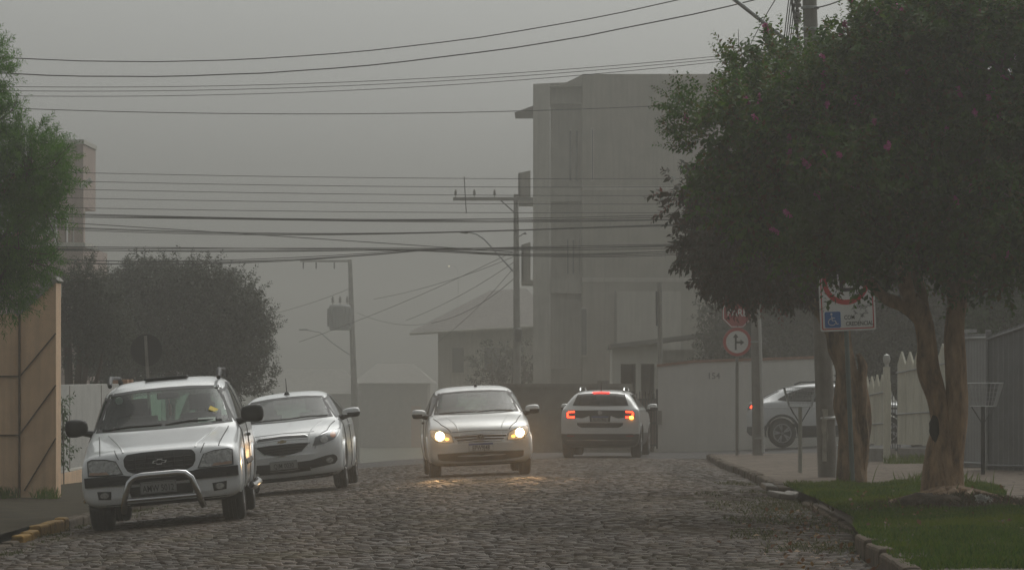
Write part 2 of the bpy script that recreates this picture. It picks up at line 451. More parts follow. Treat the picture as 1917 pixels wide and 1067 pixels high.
# kerbs: rows of worn stones
def kerb(name, spans, xf, wid, mats_, side):
    mb = MB()
    for (y0, y1, top, mi) in spans:
        y = y0
        while y < y1 - .1:
            L = min(random.uniform(.5, .95), y1 - y)
            xc = xf(y + L / 2); zt = G(xc, y + L / 2) + top + random.uniform(-.012, .012)
            ang = math.atan2(xf(y) - xf(y + L), L)
            mb.box((xc + side * wid / 2 + random.uniform(-.012, .012), y + L / 2, zt - .2), (wid, L - .015, .4), ang, mi, random.uniform(-.03, .03), random.uniform(-.02, .02))
            y += L
    o = mb.build(name, mats_, bevel=.028); o["kind"] = 'structure'; return o
kerb('right_kerb', [(20, 36.4, .15, 0), (40.6, 48.6, .05, 0), (53.5, 92.5, .12, 0)], XKR, .14, [MAT['kerbstone']], 1)
kerb('left_kerb', [(20, 46.4, .03, 0), (46.6, 48.1, .08, 1), (48.2, 51.0, .14, 1), (51.1, 92.5, .12, 0)], lambda y: XKL, .14, [MAT['kerbstone'], MAT['kerb_yellow']], -1)
mb = MB()   # pale broken slab edges along the right kerb
for (px, py, L, w, a) in ((1462, 927, .42, .2, .3), (1480, 926, .3, .15, -.2), (1440, 908, .5, .16, .1)):
    Y = 8000 * 1.4 / (py - 700); mb.box((XP(px, Y), Y, SWR(XP(px, Y), Y) - .02), (w, L, .07), a, 0, .1, .06)
o = mb.build('broken_kerb_stones', M('pale_stone', (.11, .095, .075), .7, .2, 9, bump=.4), bevel=.02); o["kind"] = 'structure'

# ------------------------------------------------------------------ left side walls
Yw = 61.5
w = thing('boundary_wall', 'orange rendered wall with slanting grooves at the left edge of the street', 'wall', at(60, 930, Yw))
org = w.location.copy()
def loc(px, py, Y, dy=0): v = at(px, py, Y) - org; return (v.x, v.y + dy, v.z)
def face(mb, pts, Y, y0, y1, mi=0): mb.prism([(at(px, py, Y).x - org.x, at(px, py, Y).z - org.z) for px, py in pts], Y + y0 - org.y, Y + y1 - org.y, mi)
mb = MB(); face(mb, [(-140, 594), (36, 587), (36, 940), (-140, 940)], Yw, 0, .35); mb.build('panel', MAT['render_orange'], w)
mb = MB(); face(mb, [(38, 588), (105, 529), (105, 940), (38, 940)], Yw, -.02, .6); mb.build('panel', MAT['render_orange'], w)
for a, b_ in (((-140, 705), (36, 704)), ((-140, 816), (36, 814)), ((38, 704), (105, 624)), ((38, 812), (105, 721)), ((46, 918), (105, 820))):  # dark strips lying proud of the wall, painting the shade of recessed grooves
    p, q = Vector(loc(*a, Yw)), Vector(loc(*b_, Yw)); d = q - p; mb = MB()
    mb.box((p + q) / 2 + Vector((0, -.012 if a[0] < 30 else -.032, 0)), (d.length, .03, .018), 0, 0, -math.atan2(d.z, d.x)); mb.build('dark_strip', MAT['dark_strip'], w)
mb = MB(); mb.box(loc(37, 760, Yw, .1), (.03, .3, 2.7)); mb.build('dark_strip', MAT['dark_strip'], w)
p, q = Vector(loc(30, 592, Yw)), Vector(loc(106, 525, Yw)); d = q - p
mb = MB(); mb.box((p + q) / 2 + Vector((0, .3, .03)), (d.length, .75, .09), 0, 0, -math.atan2(d.z, d.x)); mb.build('coping', MAT['concrete_dark'], w, bevel=.01)
mb = MB(); mb.prism([(p.x + .1, p.z + .02), (q.x - .03, q.z - .02), (q.x - .03, p.z + .30), (p.x + .25, p.z - .1)], .62, .9); mb.build('gable_block', MAT['concrete_dark'], w)

w = thing('garden_wall', 'long pale grey rendered wall with orange posts behind the front car', 'wall', (-8.5, 80, SWL(-8.5, 80)))
mb = MB(); mb.box((0, -4.2, .86), (.2, 13.4, 1.82)); mb.build('panel', MAT['wall_grey'], w)
mb = MB(); mb.box((0, 7.6, .86), (.2, 6.4, 1.72)); mb.build('panel', MAT['wall_white'], w)
for yy, ww in ((2.9, .35), (3.75, .35)):
    mb = MB(); mb.box((.02, yy, .9), (.34, ww, 1.9)); mb.build('post', M('post_orange%d' % int(yy), (.36, .19, .10), .8, .25, 6), w, bevel=.01)
mb = MB(); mb.box((0.01, 3.32, .85), (.06, .5, 1.7)); mb.build('gate_leaf', MAT['metal_dark'], w)
mb = MB(); mb.box((.015, -4.2, .1), (.24, 13.5, .34)); mb.build('plinth', MAT['render_orange'], w)
mb = MB(); mb.box((.0, -4.2, .3), (.23, 13.45, .035)); mb.build('moulding', MAT['wall_white'], w)
for yy in (-6.3, -1.2):
    mb = MB(); mb.box((.103, yy, 1.0), (.012, .02, 1.5)); mb.build('joint', MAT['dark_strip'], w)

# ------------------------------------------------------------------ buildings across the crossing
Y0 = 165
B = thing('apartment_building', 'grey four storey block with balconies rising in the fog behind the red lit car', 'building', (XP(1200, Y0), Y0, ZP(860, Y0)))
o3 = B.location.copy()
def bspan(name, px0, px1, py0, py1, y0, y1, mat, parent=B, bevel=0):
    mb = MB(); a = at(px0, py1, Y0) - o3; b_ = at(px1, py0, Y0) - o3
    mb.span((a.x, y0, a.z), (b_.x, y1, b_.z)); return mb.build(name, mat, parent, bevel=bevel)
bspan('wall', 1090, 1560, 139, 1010, 0, 13, MAT['build_grey'])
bspan('side_wall', 1030, 1089.5, 168, 1010, .9, 12, MAT['build_light'])
bspan('column', 998, 1029.5, 158, 720, -.15, .5, MAT['build_light'])
bspan('column_base', 1008, 1029.5, 690, 1010, -.2, .55, MAT['build_light'])
for py in (158, 350, 522): bspan('floor_slab', 999, 1089.4, py, py + (26 if py > 160 else 34), .52, .88, MAT['build_light'])
bspan('floor_slab', 1032, 1089.4, 690, 1010, .3, .88, MAT['build_grey'])
mb = MB(); a = at(998, 158, Y0) - o3; b_ = at(1089.4, 141, Y0) - o3
c_ = at(1060, 155, Y0) - o3
mb.prism([(a.x, a.z), (c_.x, c_.z), (b_.x, b_.z), (b_.x, a.z - .1), (a.x, a.z - .1)], -.1, 12); mb.build('parapet', MAT['build_grey'], B)
mb = MB(); a = at(963, 211, Y0) - o3; b_ = at(998.5, 198, Y0) - o3
mb.prism([(a.x, a.z), (a.x + .1, a.z + .03), (b_.x, b_.z), (b_.x, a.z)], 0, 4); mb.build('eave', MAT['roof'], B)
for (x0, x1, t, b2) in ((970, 998, 318, 380), (976, 998, 452, 532)):
    mb = MB(); a = at(x0, b2, Y0) - o3; b_ = at(x1, b2 - 8, Y0) - o3; mb.span((a.x, .2, a.z), (b_.x, 3.5, b_.z)); mb.build('balcony', MAT['build_grey'], B)
    a = at(x0, b2 - 8, Y0) - o3; b_ = at(x1 - 5, t + 6, Y0) - o3
    mb = MB(); mb.prism([(a.x, a.z), (b_.x, a.z), (b_.x, b_.z + .1), (a.x, b_.z)], .2, .32); mb.prism([(.2, a.z), (3.5, a.z), (3.5, b_.z), (.2, b_.z)], a.x, a.x + .1, 0, 'yz'); mb.build('balcony_screen', MAT['build_grey'], B)
bspan('sky_light_panel', 1030.5, 1057, 292, 346, .83, .89, MAT['build_light'])  # solid pale panel standing for bright sky seen through the block
for (x0, x1, t, b2, yy) in ((1064, 1072, 240, 340, .84), (1076, 1084, 240, 340, .84), (1060, 1066, 445, 515, .84), (1070, 1077, 445, 515, .84), (1082, 1087, 445, 515, .84), (1086.5, 1100, 575, 668, -.08), (1106, 1112, 240, 340, -.06)):
    f = bspan('window', x0, x1, t, b2, yy, yy + .1, MAT['build_light']); bspan('pane', x0 + 2, x1 - 2, t + 3, b2 - 3, yy - .03, yy + .02, MAT['pane'], B)
bspan('window_awning', 1242, 1330, 150, 158, -.7, 0, MAT['build_grey'])
bspan('downpipe', 1150, 1153, 545, 900, -.1, 0, MAT['concrete_dark'])
bspan('floor_band', 1090, 1560, 348, 356, -.04, 0, MAT['build_light']); bspan('floor_band', 1090, 1560, 520, 528, -.04, 0, MAT['build_light'])
bspan('side_panel', 1155, 1275, 545, 900, -.03, 0, MAT['build_light'])

# low shed with two openings behind the white wall
Y0 = 118
B2 = thing('garage', 'low pale garage with two dark openings behind the numbered white wall', 'building', (XP(1240, Y0), Y0, ZP(850, Y0)))
o3 = B2.location.copy()
bspan('wall', 1146, 1162, 646, 900, 0, 5, MAT['wall_white'], B2); bspan('wall', 1190, 1200, 660, 900, 0, 5, MAT['wall_white'], B2); bspan('wall', 1225, 1238, 660, 900, 0, 5, MAT['wall_white'], B2)
bspan('wall', 1238.2, 1390, 655, 900, .1, 5, MAT['build_light'], B2)
bspan('lintel', 1146, 1238, 644, 681, -.03, 5, MAT['wall_white'], B2); bspan('back_wall', 1146, 1238, 646, 900, 5.1, 5.3, MAT['build_grey'], B2)
bspan('opening', 1245, 1310, 674, 692, .04, .2, MAT['build_grey'], B2)
mb = MB(); a = at(1140, 645, Y0) - o3; b_ = at(1330, 622, Y0) - o3; c_ = at(1400, 640, Y0) - o3
mb.prism([(a.x, a.z), (b_.x, b_.z), (c_.x, c_.z), (c_.x, c_.z - .12), (b_.x, b_.z - .12), (a.x, a.z - .12)], -.5, 5.6); mb.build('roof', MAT['concrete_dark'], B2)
bspan('chimney_block', 1300, 1322, 640, 700, -.1, .5, MAT['wall_white'], B2)

# hip roofed house in the fog
Y0 = 195
B3 = thing('house', 'fog veiled house with dark hipped roof left of the tall grey block', 'house', (XP(900, Y0), Y0, ZP(870, Y0)))
o3 = B3.location.copy()
bspan('wall', 820, 1015, 612, 1000, 0, 8, MAT['build_light'], B3)
bspan('wall', 1000, 1030, 600, 1000, -.6, 0, MAT['build_light'], B3)
def L3(px, py, dy): v = at(px, py, Y0) - o3; return (v.x, dy, v.z)
mb = MB(); e0, e1, e2, e3 = L3(768, 622, -1.0), L3(1045, 606, -1.0), L3(1045, 606, 9), L3(768, 622, 9); r0, r1 = L3(915, 541, 3.5), L3(985, 537, 3.5)
mb.add([e0, e1, e2, e3, r0, r1], [(0, 1, 5, 4), (1, 2, 5), (2, 3, 4, 5), (3, 0, 4)]); mb.build('roof', MAT['roof'], B3)
mb = MB(); mb.tube([L3(768, 625, -1.02), L3(1045, 609, -1.02)], .07, 6); mb.build('gutter', MAT['build_light'], B3)
for x0, x1 in ((845, 870), (905, 940)):
    f = bspan('window', x0, x1, 648, 700, -.06, 0, MAT['build_light'], B3); bspan('pane', x0 + 2, x1 - 2, 651, 697, -.09, -.05, MAT['pane'], B3)

# low dark wall and gate on the far side of the crossing
Yq = 109
w = thing('street_wall', 'low dark stained wall behind the two cars with lit lamps', 'wall', (XP(1060, Yq), Yq, G(0, Yq)))
o3 = w.location.copy(); Y0 = Yq
bspan('panel', 940, 1184, 724, 900, 0, .2, MAT['concrete_dark'], w); bspan('coping', 938, 1184, 718, 725, -.05, .25, MAT['concrete'], w)
bspan('pier', 1118, 1140, 712, 900, -.08, .28, MAT['concrete_dark'], w)
Yq = 107.3; Y0 = Yq
w = thing('street_gate', 'dark barred metal gate between the red lit car and the white wall', 'gate', (XP(1208, Yq), Yq, G(2.3, Yq)))
o3 = w.location.copy()
for k in range(9):
    px = 1186 + k * 5.4; bspan('bar', px, px + 1.6, 733 + (k % 2) * 3, 838, .02, .045, MAT['metal_dark'], w)
for py in (746, 790, 832): bspan('rail', 1185, 1231, py, py + 3, .05, .07, MAT['metal_dark'], w)
bspan('post', 1228, 1231.5, 728, 840, -.02, .1, MAT['metal_dark'], w)
bspan('backing_sheet', 1186, 1228, 748, 833, .085, .095, M('sheet_brown', (.14, .10, .085), .6, .2), w)

# numbered white wall
Yq = 107.2
w = thing('white_wall', 'white street wall numbered 154 with reddish brick coping', 'wall', (XP(1232, Yq), Yq, G(2.6, Yq) - .1))
o3 = w.location.copy(); Y0 = Yq
xr = XP(1232, Yq)
mb = MB(); T0 = ZP(687, Yq) - o3.z; T1 = ZP(679, Yq) - o3.z
L1 = XP(1300, Yq) - xr; L2 = XP(1640, Yq) - xr
mb.prism([(0, -.6), (L2, -.3), (L2, T1 + .15), (L1, T1), (0, T0)], 0, .2); mb.build('panel', MAT['wall_white'], w)
mb = MB(); mb.prism([(-.03, T0), (L1, T1), (L2, T1 + .15), (L2, T1 + .22), (L1, T1 + .07), (-.03, T0 + .07)], -.04, .24); mb.build('coping', MAT['brick'], w)
nb = text_mb('154', .22, .006); shift(nb, (XP(1336, Yq) - xr, -.004, ZP(704, Yq) - o3.z)); nb.build('house_number', MAT['concrete_dark'], w)
mb = MB(); mb.box((.03, -.05, 1.0), (.12, .06, .35)); mb.build('meter_box', MAT['concrete_dark'], w)

# tower like facade at the left
Y0 = 150
B4 = thing('tower_building', 'pinkish building with columned top floor above the trees at left', 'building', (XP(110, Y0), Y0, ZP(880, Y0)))
o3 = B4.location.copy()
bspan('wall', -60, 156, 462, 1000, 0, 8, MAT['build_pink'], B4)
bspan('attic', 60, 156, 264, 388, 0, 4, MAT['build_pink'], B4)
for x0, x1 in ((107, 121), (127, 134), (138, 156)): bspan('column', x0, x1, 388, 462, .05, .6, MAT['build_pink'], B4)
bspan('ledge', 60, 160, 454, 463, -.15, 4, MAT['build_light'], B4); bspan('cornice', 58, 158, 262, 270, -.12, 4.1, MAT['build_light'], B4)
bspan('parapet', 60, 100, 440, 462, 0, .3, MAT['build_pink'], B4)
mb = MB(); a = Vector(at(150, 352, Y0) - o3); b_ = Vector(at(172, 337, Y0) - o3); a.y = b_.y = -.1; mb.tube([a, b_], .1, 10); mb.build('rain_spout', MAT['build_light'], B4)
bspan('window', 75, 100, 520, 600, -.05, 0, MAT['pane'], B4)

# far houses, almost lost in the fog
Y0 = 320
for nm, lab, x0, x1, t, rt, wx in (('house', 'faint low house deep in the fog right of the transformer pole', 672, 800, 715, 680, 740), ('house', 'faint long house deep in the fog behind the white hatchback', 470, 668, 735, 690, 560)):
    Bf = thing(nm, lab, 'house', (XP((x0 + x1) / 2, Y0), Y0, ZP(930, Y0))); o3 = Bf.location.copy()
    bspan('wall', x0, x1, t, 960, 0, 8, MAT['concrete'], Bf)
    a = L3(x0 - 12, t + 2, -.8); b_ = L3(x1 + 12, t + 2, -.8); c_ = L3(x1 + 12, t + 2, 9); d = L3(x0 - 12, t + 2, 9); r0 = L3(x0 + 30, rt, 4); r1 = L3(x1 - 30, rt, 4)
    mb = MB(); mb.add([a, b_, c_, d, r0, r1], [(0, 1, 5, 4), (1, 2, 5), (2, 3, 4, 5), (3, 0, 4)]); mb.build('roof', MAT['concrete_dark'], Bf)
    bspan('window', wx - 15, wx + 15, 752, 795, -.05, 0, MAT['concrete_dark'], Bf)
    bspan('door', wx + 30, wx + 48, 760, 860, -.05, 0, MAT['brown'], Bf)

# ------------------------------------------------------------------ right side fences
def picket_fence(label, p0, p1, n, hz0, hz1, name='picket_fence'):
    p0, p1 = Vector(p0), Vector(p1); d = p1 - p0; ang = math.atan2(d.y, d.x)
    z0 = SWR(p0.x, p0.y); w = thing(name, label, 'fence', (p0.x, p0.y, z0 - .05), (0, 0, ang)); L = d.length; st = L / n
    mb = MB(); mb.box((L / 2, .06, .12), (L, .1, .36)); mb.build('plinth', MAT['concrete'], w)
    for k in range(n):
        h = hz0 + (hz1 - hz0) * k / n + random.uniform(-.02, .02); a = k * st + .004; b_ = (k + 1) * st - .012; lo = .36 + random.uniform(-.02, .02)
        mb = MB(); mb.prism([(a, lo), (b_, lo), (b_, h - .22), ((a + b_) / 2, h), (a, h - .22)], 0, .035); mb.build('picket', MAT['picket'], w)
    for t in (.45, 1.0):
        a = hz0 * t if t < 1 else hz0 - .36; b_ = hz1 * t if t < 1 else hz1 - .36
        mb = MB(); mb.tube([(0, -.02, a), (L, -.02, b_)], .014, 6); mb.build('rail', MAT['galvan'], w)
picket_fence('pale pointed picket fence with brighter boards seen behind the forked trunk', (6.02, 75.5), (6.95, 73.0), 8, 1.98, 2.2)
picket_fence('dull picket fence with low boards beside the stump trunk', (5.45, 78.5), (6.0, 77.0), 7, 1.55, 1.7)
pst = thing('gate_post', 'grey gate post with white globe lantern between the two picket fences', 'post', (XP(1660, 77), 77, SWR(6, 77)))
mb = MB(); mb.box((0, 0, .85), (.12, .12, 1.7)); mb.build('post', MAT['picket'], pst)
mb = MB(); mb.lathe([(0, 1.7), (.04, 1.71), (.03, 1.74), (.06, 1.79), (.07, 1.85), (.05, 1.91), (.01, 1.93), (0, 1.93)], n=16); mb.build('lantern', M('opal', (.42, .42, .39), .3, .1), pst, True)
gt = thing('bar_gate', 'narrow metal bar gate in the gap between the picket fences', 'gate', (XP(1668, 77), 77.2, SWR(6, 77)))
for k in range(5):
    mb = MB(); mb.tube([(k * .045, 0, .1), (k * .045, 0, 1.65)], .008, 6); mb.build('bar', MAT['metal_dark'], gt)
for zz in (.2, .95, 1.6):
    mb = MB(); mb.box((.09, .012, zz), (.22, .012, .03)); mb.build('rail', MAT['metal_dark'], gt)

def corrugated(label, p0, p1, h0, h1, per, mat, name='metal_fence'):
    p0, p1 = Vector(p0), Vector(p1); d = p1 - p0; L = d.length; z0 = SWR(p0.x, p0.y)
    w = thing(name, label, 'fence', (p0.x, p0.y, z0 - .06), (0, 0, math.atan2(d.y, d.x)))
    n = int(L / per) * 4; V = []; Fq = []
    for i in range(n + 1):
        x = L * i / n; yy = (-.012, -.012, .012, .012)[i % 4]; V += [(x, yy, 0.05), (x, yy, h0 + (h1 - h0) * i / n)]
    Fq = [(2 * i, 2 * i + 2, 2 * i + 3, 2 * i + 1) for i in range(n)]
    np_mesh('sheet', V, Fq, mat, w)
    for x in (0, L):
        mb = MB(); mb.box((x, .0, (h0 if x == 0 else h1) / 2 + .03), (.06, .07, (h0 if x == 0 else h1) + .06)); mb.build('post', mat, w)
    for t in (.06, .97):
        mb = MB(); a, b_ = (0, -.03, h0 * t), (L, -.03, h1 * t); mb.tube([a, b_], .02, 6); mb.build('rail', mat, w)
    return w
w = corrugated('light grey sheet metal panel beside the forked trunk', (XP(1806, 66.5), 66.5), (XP(1850, 65.5), 65.5), 2.12, 2.12, .12, MAT['metal_grey'])
mb = MB(); mb.box((.25, 0, 2.17), (.3, .1, .05)); mb.build('cap', MAT['galvan'], w)
corrugated('tall dark grey sheet metal fence rising to the right edge of the picture', (XP(1851, 63.5), 63.5), (8.3, 58.6), 2.05, 2.85, .16, M('metal_deep', (.13, .135, .14), .5, .15, 3, metal=.2))
# house wall behind the fences so that the gap reads dark
# ------------------------------------------------------------------ vehicles
def resample(poly, us):
    P = [Vector((p[0], p[1])) for p in poly]
    L = [0]
    for i in range(1, len(P)): L.append(L[-1] + (P[i] - P[i - 1]).length)
    out = []
    for u in us:
        d = u * L[-1]; i = 1
        while i < len(P) - 1 and L[i] < d: i += 1
        seg = L[i] - L[i - 1]; out.append(P[i - 1].lerp(P[i], (d - L[i - 1]) / seg if seg > 1e-9 else 0))
    return out
def inpoly(p, poly):
    c = False; j = len(poly) - 1
    for i in range(len(poly)):
        a, b = poly[i], poly[j]
        if (a[1] > p[1]) != (b[1] > p[1]) and p[0] < (b[0] - a[0]) * (p[1] - a[1]) / (b[1] - a[1]) + a[0]: c = not c
        j = i
    return c
SIDE = dict(front=(lambda a, b: Vector((a, -9, b)), Vector((0, 1, 0)), lambda v: (v.x, v.z)),
            rear=(lambda a, b: Vector((a, 9, b)), Vector((0, -1, 0)), lambda v: (v.x, v.z)),
            right=(lambda a, b: Vector((9, a, b)), Vector((-1, 0, 0)), lambda v: (v.y, v.z)),
            left=(lambda a, b: Vector((-9, a, b)), Vector((1, 0, 0)), lambda v: (v.y, v.z)),
            top=(lambda a, b: Vector((a, b, 9)), Vector((0, 0, -1)), lambda v: (v.x, v.y)))
class Car:
    def __init__(s, name, label, stations, paint, dark_z=.3, level=3):
        s.root = thing(name, label, 'car')
        s.paint = paint; s.dark_z = dark_z
        mb = MB(); NC = 8
        rings = []
        for (y, zb, w, zsh, wt, zt, e, bow) in stations:
            h = zsh - zb; ze = zt - e
            half = [(0, zb), (.7 * w, zb), (.955 * w, zb + .03), (w, zb + .32 * h), (w * 1.0, zb + .72 * h), (.985 * w, zsh - .01)]
            a = (.965 * w, zsh + .015); b_ = (wt, ze)
            for t, bu in ((.1, 0), (.55, .012)): half.append((a[0] + (b_[0] - a[0]) * t + bu, a[1] + (b_[1] - a[1]) * t))
            half += [b_, (.72 * wt, zt - .22 * e), (0, zt)]
            ring = half + [(-x, z) for x, z in half[-2:0:-1]]
            rings.append([(x, y + bow * (x / w) ** 2, z) for x, z in ring])
        n = len(rings[0])
        mb.v = [p for r in rings for p in r]
        mb.f = [[i * n + k, i * n + (k + 1) % n, (i + 1) * n + (k + 1) % n, (i + 1) * n + k] for i in range(len(rings) - 1) for k in range(n)]
        for base, st in ((0, stations[0]), ((len(rings) - 1) * n, stations[-1])):   # end caps of horizontal strips
            rows = []
            for k in range(0, n // 2 + 1):
                if k in (0, n // 2): rows.append([base + k]); continue
                p, q = base + k, base + n - k; a, b_ = Vector(mb.v[p]), Vector(mb.v[q]); row = [p]
                for c in range(1, NC):
                    v = a.lerp(b_, c / NC); v.y = st[0] + st[7] * (v.x / st[2]) ** 2
                    mb.v.append(tuple(v)); row.append(len(mb.v) - 1)
                rows.append(row + [q])
            for r0, r1 in zip(rows[:-1], rows[1:]):
                if len(r0) == 1: mb.f += [[r0[0], r1[c], r1[c + 1]] for c in range(NC)]
                elif len(r1) == 1: mb.f += [[r0[c], r1[0], r0[c + 1]] for c in range(NC)]
                else: mb.f += [[r0[c], r1[c], r1[c + 1], r0[c + 1]] for c in range(NC)]
        me = bpy.data.meshes.new('t'); me.from_pydata(mb.v, [], mb.f)
        bm = bmesh.new(); bm.from_mesh(me); bmesh.ops.recalc_face_normals(bm, faces=bm.faces); bm.to_mesh(me); bm.free()
        o = bpy.data.objects.new('t', me); COL.objects.link(o)
        md = o.modifiers.new('s', 'SUBSURF'); md.levels = level
        dg = bpy.context.evaluated_depsgraph_get()
        s.me = bpy.data.meshes.new_from_object(o.evaluated_get(dg)); bpy.data.objects.remove(o)
        s.bm = bmesh.new(); s.bm.from_mesh(s.me)
        s.bvh = BVHTree.FromBMesh(s.bm); s.dead = set()
    def hit(s, side, a, b, off=0):
        of, d, _ = SIDE[side]
        loc, nor, i, dist = s.bvh.ray_cast(of(a, b), d)
        if loc is None:
            loc, nor, i, dist = s.bvh.find_nearest(of(a, b) + d * 8)
        return loc - d * off
    def patch(s, name, mat, top, bot, side='front', off=.005, thick=.02, nu=20, nv=6, ring=0, parent=None, mirror=False, build=True, smooth=True):
        top, bot = list(top), list(bot)
        if mirror: top = [(-x, z) for x, z in top[::-1]]; bot = [(-x, z) for x, z in bot[::-1]]
        us = [i / nu for i in range(nu + 1)]; vs = [i / nv for i in range(nv + 1)]
        if ring:
            W = max((Vector(top[-1]) - Vector(top[0])).length, (Vector(bot[-1]) - Vector(bot[0])).length); Hh = (Vector(top[len(top) // 2]) - Vector(bot[len(bot) // 2])).length
            ru, rv = min(.3, ring / W), min(.3, ring / Hh)
            us = [0, ru] + [ru + (1 - 2 * ru) * i / nu for i in range(1, nu)] + [1 - ru, 1]; vs = [0, rv] + [rv + (1 - 2 * rv) * i / nv for i in range(1, nv)] + [1 - rv, 1]
        T, Bt = resample(top, us), resample(bot, us); V = []
        d = SIDE[side][1]
        for v in vs:
            for i in range(len(us)):
                p = Bt[i].lerp(T[i], v); V.append(s.hit(side, p[0], p[1], off))
        nU, nV = len(us), len(vs); nn = len(V); fs = []
        cells = [(i, j) for j in range(nV - 1) for i in range(nU - 1) if not ring or i in (0, nU - 2) or j in (0, nV - 2)]
        for i, j in cells: fs.append((j * nU + i, j * nU + i + 1, (j + 1) * nU + i + 1, (j + 1) * nU + i))
        V2 = [v + d * thick for v in V]
        if thick:
            edge = {}
            for f in fs:
                for a, b_ in zip(f, f[1:] + f[:1]):
                    k = (min(a, b_), max(a, b_)); edge[k] = None if k in edge else (a, b_)
            fs += [(b_, a, a + nn, b_ + nn) for ab in edge.values() if ab for a, b_ in [ab]]
        mb = MB(); mb.add(V + (V2 if thick else []), fs)
        if not build: return mb
        return mb.build(name, mat, parent or s.root, smooth=smooth)
    def hole(s, top, bot, side, mirror=False, shrink=.95, depth=.25):
        if mirror: top = [(-x, z) for x, z in top]; bot = [(-x, z) for x, z in bot]
        poly = list(top) + list(bot)[::-1]
        cx_, cz_ = sum(p[0] for p in poly) / len(poly), sum(p[1] for p in poly) / len(poly)
        poly = [(cx_ + (p[0] - cx_) * shrink, cz_ + (p[1] - cz_) * shrink) for p in poly]
        of, d, pr = SIDE[side]
        for f in s.bm.faces:
            c = f.calc_center_median()
            if f.normal.dot(d) < -.02 and inpoly(pr(c), poly):
                h = s.bvh.ray_cast(of(*pr(c)), d)[0]
                if h is not None and (h - c).length < depth: s.dead.add(f.index)
    def window(s, name, top, bot, side, mat, ring=.035, mirror=False, hole=True, sh=.95):
        if hole: s.hole(top, bot, side, mirror, sh)
        g = s.patch(name, mat, top, bot, side, .004, 0, 18, 8, mirror=mirror)
        if ring: s.patch('seal', MAT['plastic'], top, bot, side, .006, .012, 18, 8, ring=ring, parent=g, mirror=mirror)
        return g
    def line(s, name, pts, side, mat, wdt=.012, off=.002, n=14, parent=None):
        P = resample(pts, [i / n for i in range(n + 1)]); V = [s.hit(side, p[0], p[1], off) for p in P]
        mb = MB(); mb.tube(V, wdt / 2, 6); return mb.build(name, mat, parent or s.root, True)
    def wheels(s, yf, yr, R_, wd, track, rim_r, spokes=5, rimmat=None, hub=.2, lip=True, steer=0):
        rimmat = rimmat or MAT['rim']
        proto = None
        for y in (yf, yr):
            for sx in (-1, 1):
                for f in s.bm.faces:
                    c = f.calc_center_median()
                    if abs(c.x) > .55 and c.x * sx > 0 and (c.y - y) ** 2 + (c.z - R_) ** 2 < (R_ + .055) ** 2: s.dead.add(f.index)
                x = sx * (track / 2)
                if proto is None:
                    mb = MB(); h = wd / 2
                    mb.lathe([(rim_r, -h * .8), (rim_r + .02, -h), (R_ - .05, -h), (R_ - .015, -h * .85), (R_, -h * .55), (R_, -h * .42), (R_ - .009, -h * .4), (R_ - .009, -h * .3), (R_, -h * .28), (R_, -.012), (R_ - .009, -.01), (R_ - .009, .01), (R_, .012), (R_, h * .28), (R_ - .009, h * .3), (R_ - .009, h * .4), (R_, h * .42), (R_, h * .55), (R_ - .015, h * .85), (R_ - .05, h), (rim_r + .02, h), (rim_r, h * .8)], 'x', n=36)
                    t = mb.build('wheel', MAT['rubber'], s.root, True)
                    mb = MB()
                    mb.lathe([(rim_r + .004, -h * .7), (rim_r + .004, h * .95), (rim_r - .022, h * .95), (rim_r - .03, h * .2), (rim_r - .03, -h * .7)], 'x', n=32)
                    mb.lathe([(0, h * .1), (rim_r - .03, h * .1)], 'x', n=32, mi=1)
                    mb.lathe([(.075, h * .15), (.07, h * .75), (.03, h * .8), (0, h * .8)], 'x', n=16)
                    for k in range(spokes):
                        a = 2 * math.pi * k / spokes
                        for da in (-.16, .16):
                            p0 = Vector((h * .6, .05 * math.cos(a), .05 * math.sin(a))); q0 = Vector((h * .8, (rim_r - .02) * math.cos(a + da), (rim_r - .02) * math.sin(a + da)))
                            mb.tube([p0, q0], [.026, .017], 6)
                    r = mb.build('rim', [rimmat, MAT['plastic']], t, True)
                    proto = t; w = t
                else: w = dup(proto, s.root)
                w.location = (x, y, R_); w.rotation_euler = (random.random(), 0, (0 if sx > 0 else math.pi) + (steer if y == yf else 0))
                mb = MB(); n = 20; ra = R_ + .06
                ring = [(y + ra * math.cos(t_), R_ + ra * math.sin(t_)) for t_ in [math.pi * (-.08 + 1.16 * i / n) for i in range(n + 1)]]
                V = [(sx * .4, p[0], p[1]) for p in ring] + [(sx * (abs(x) + wd / 2 - .03), p[0], p[1]) for p in ring]
                mb.add(V, [(i, i + 1, i + n + 2, i + n + 1) for i in range(n)]); mb.build('wheel_well', MAT['plastic'], s.root)
                if lip:
                    ra = R_ + .075; pts = []
                    for i in range(n + 1):
                        t_ = math.pi * (-.02 + 1.04 * i / n); p = s.hit('right' if sx > 0 else 'left', y + (ra + .02) * math.cos(t_), max(s.dark_z * 0 + .2, R_ + (ra + .02) * math.sin(t_)), 0)
                        pts.append((p.x - sx * .005, y + ra * math.cos(t_), R_ + ra * math.sin(t_)))
                    mb = MB(); mb.tube(pts, .028, 8); mb.build('arch_lip', MAT['plastic'] if lip == 'dark' else s.paint, s.root, True)
    def plate(s, txt, c, size, side='front', mat='plate_grey', strip=None, wide=.86, off=.02):
        p = s.hit(side, c[0], c[1], off); sg = -1 if side == 'front' else 1
        mb = MB(); mb.box((0, 0, 0), (size[0], .012, size[1]))
        pl = mb.build('licence_plate', MAT[mat], s.root, bevel=.006); pl.location = p
        mb = MB()
        hw, hh = size[0] / 2 - .008, size[1] / 2 - .008
        for a, b_ in (((-hw, -hh), (hw, -hh)), ((-hw, hh), (hw, hh)), ((-hw, -hh), (-hw, hh)), ((hw, -hh), (hw, hh))):
            mb.tube([(a[0], sg * .006, a[1]), (b_[0], sg * .006, b_[1])], .0025, 5)
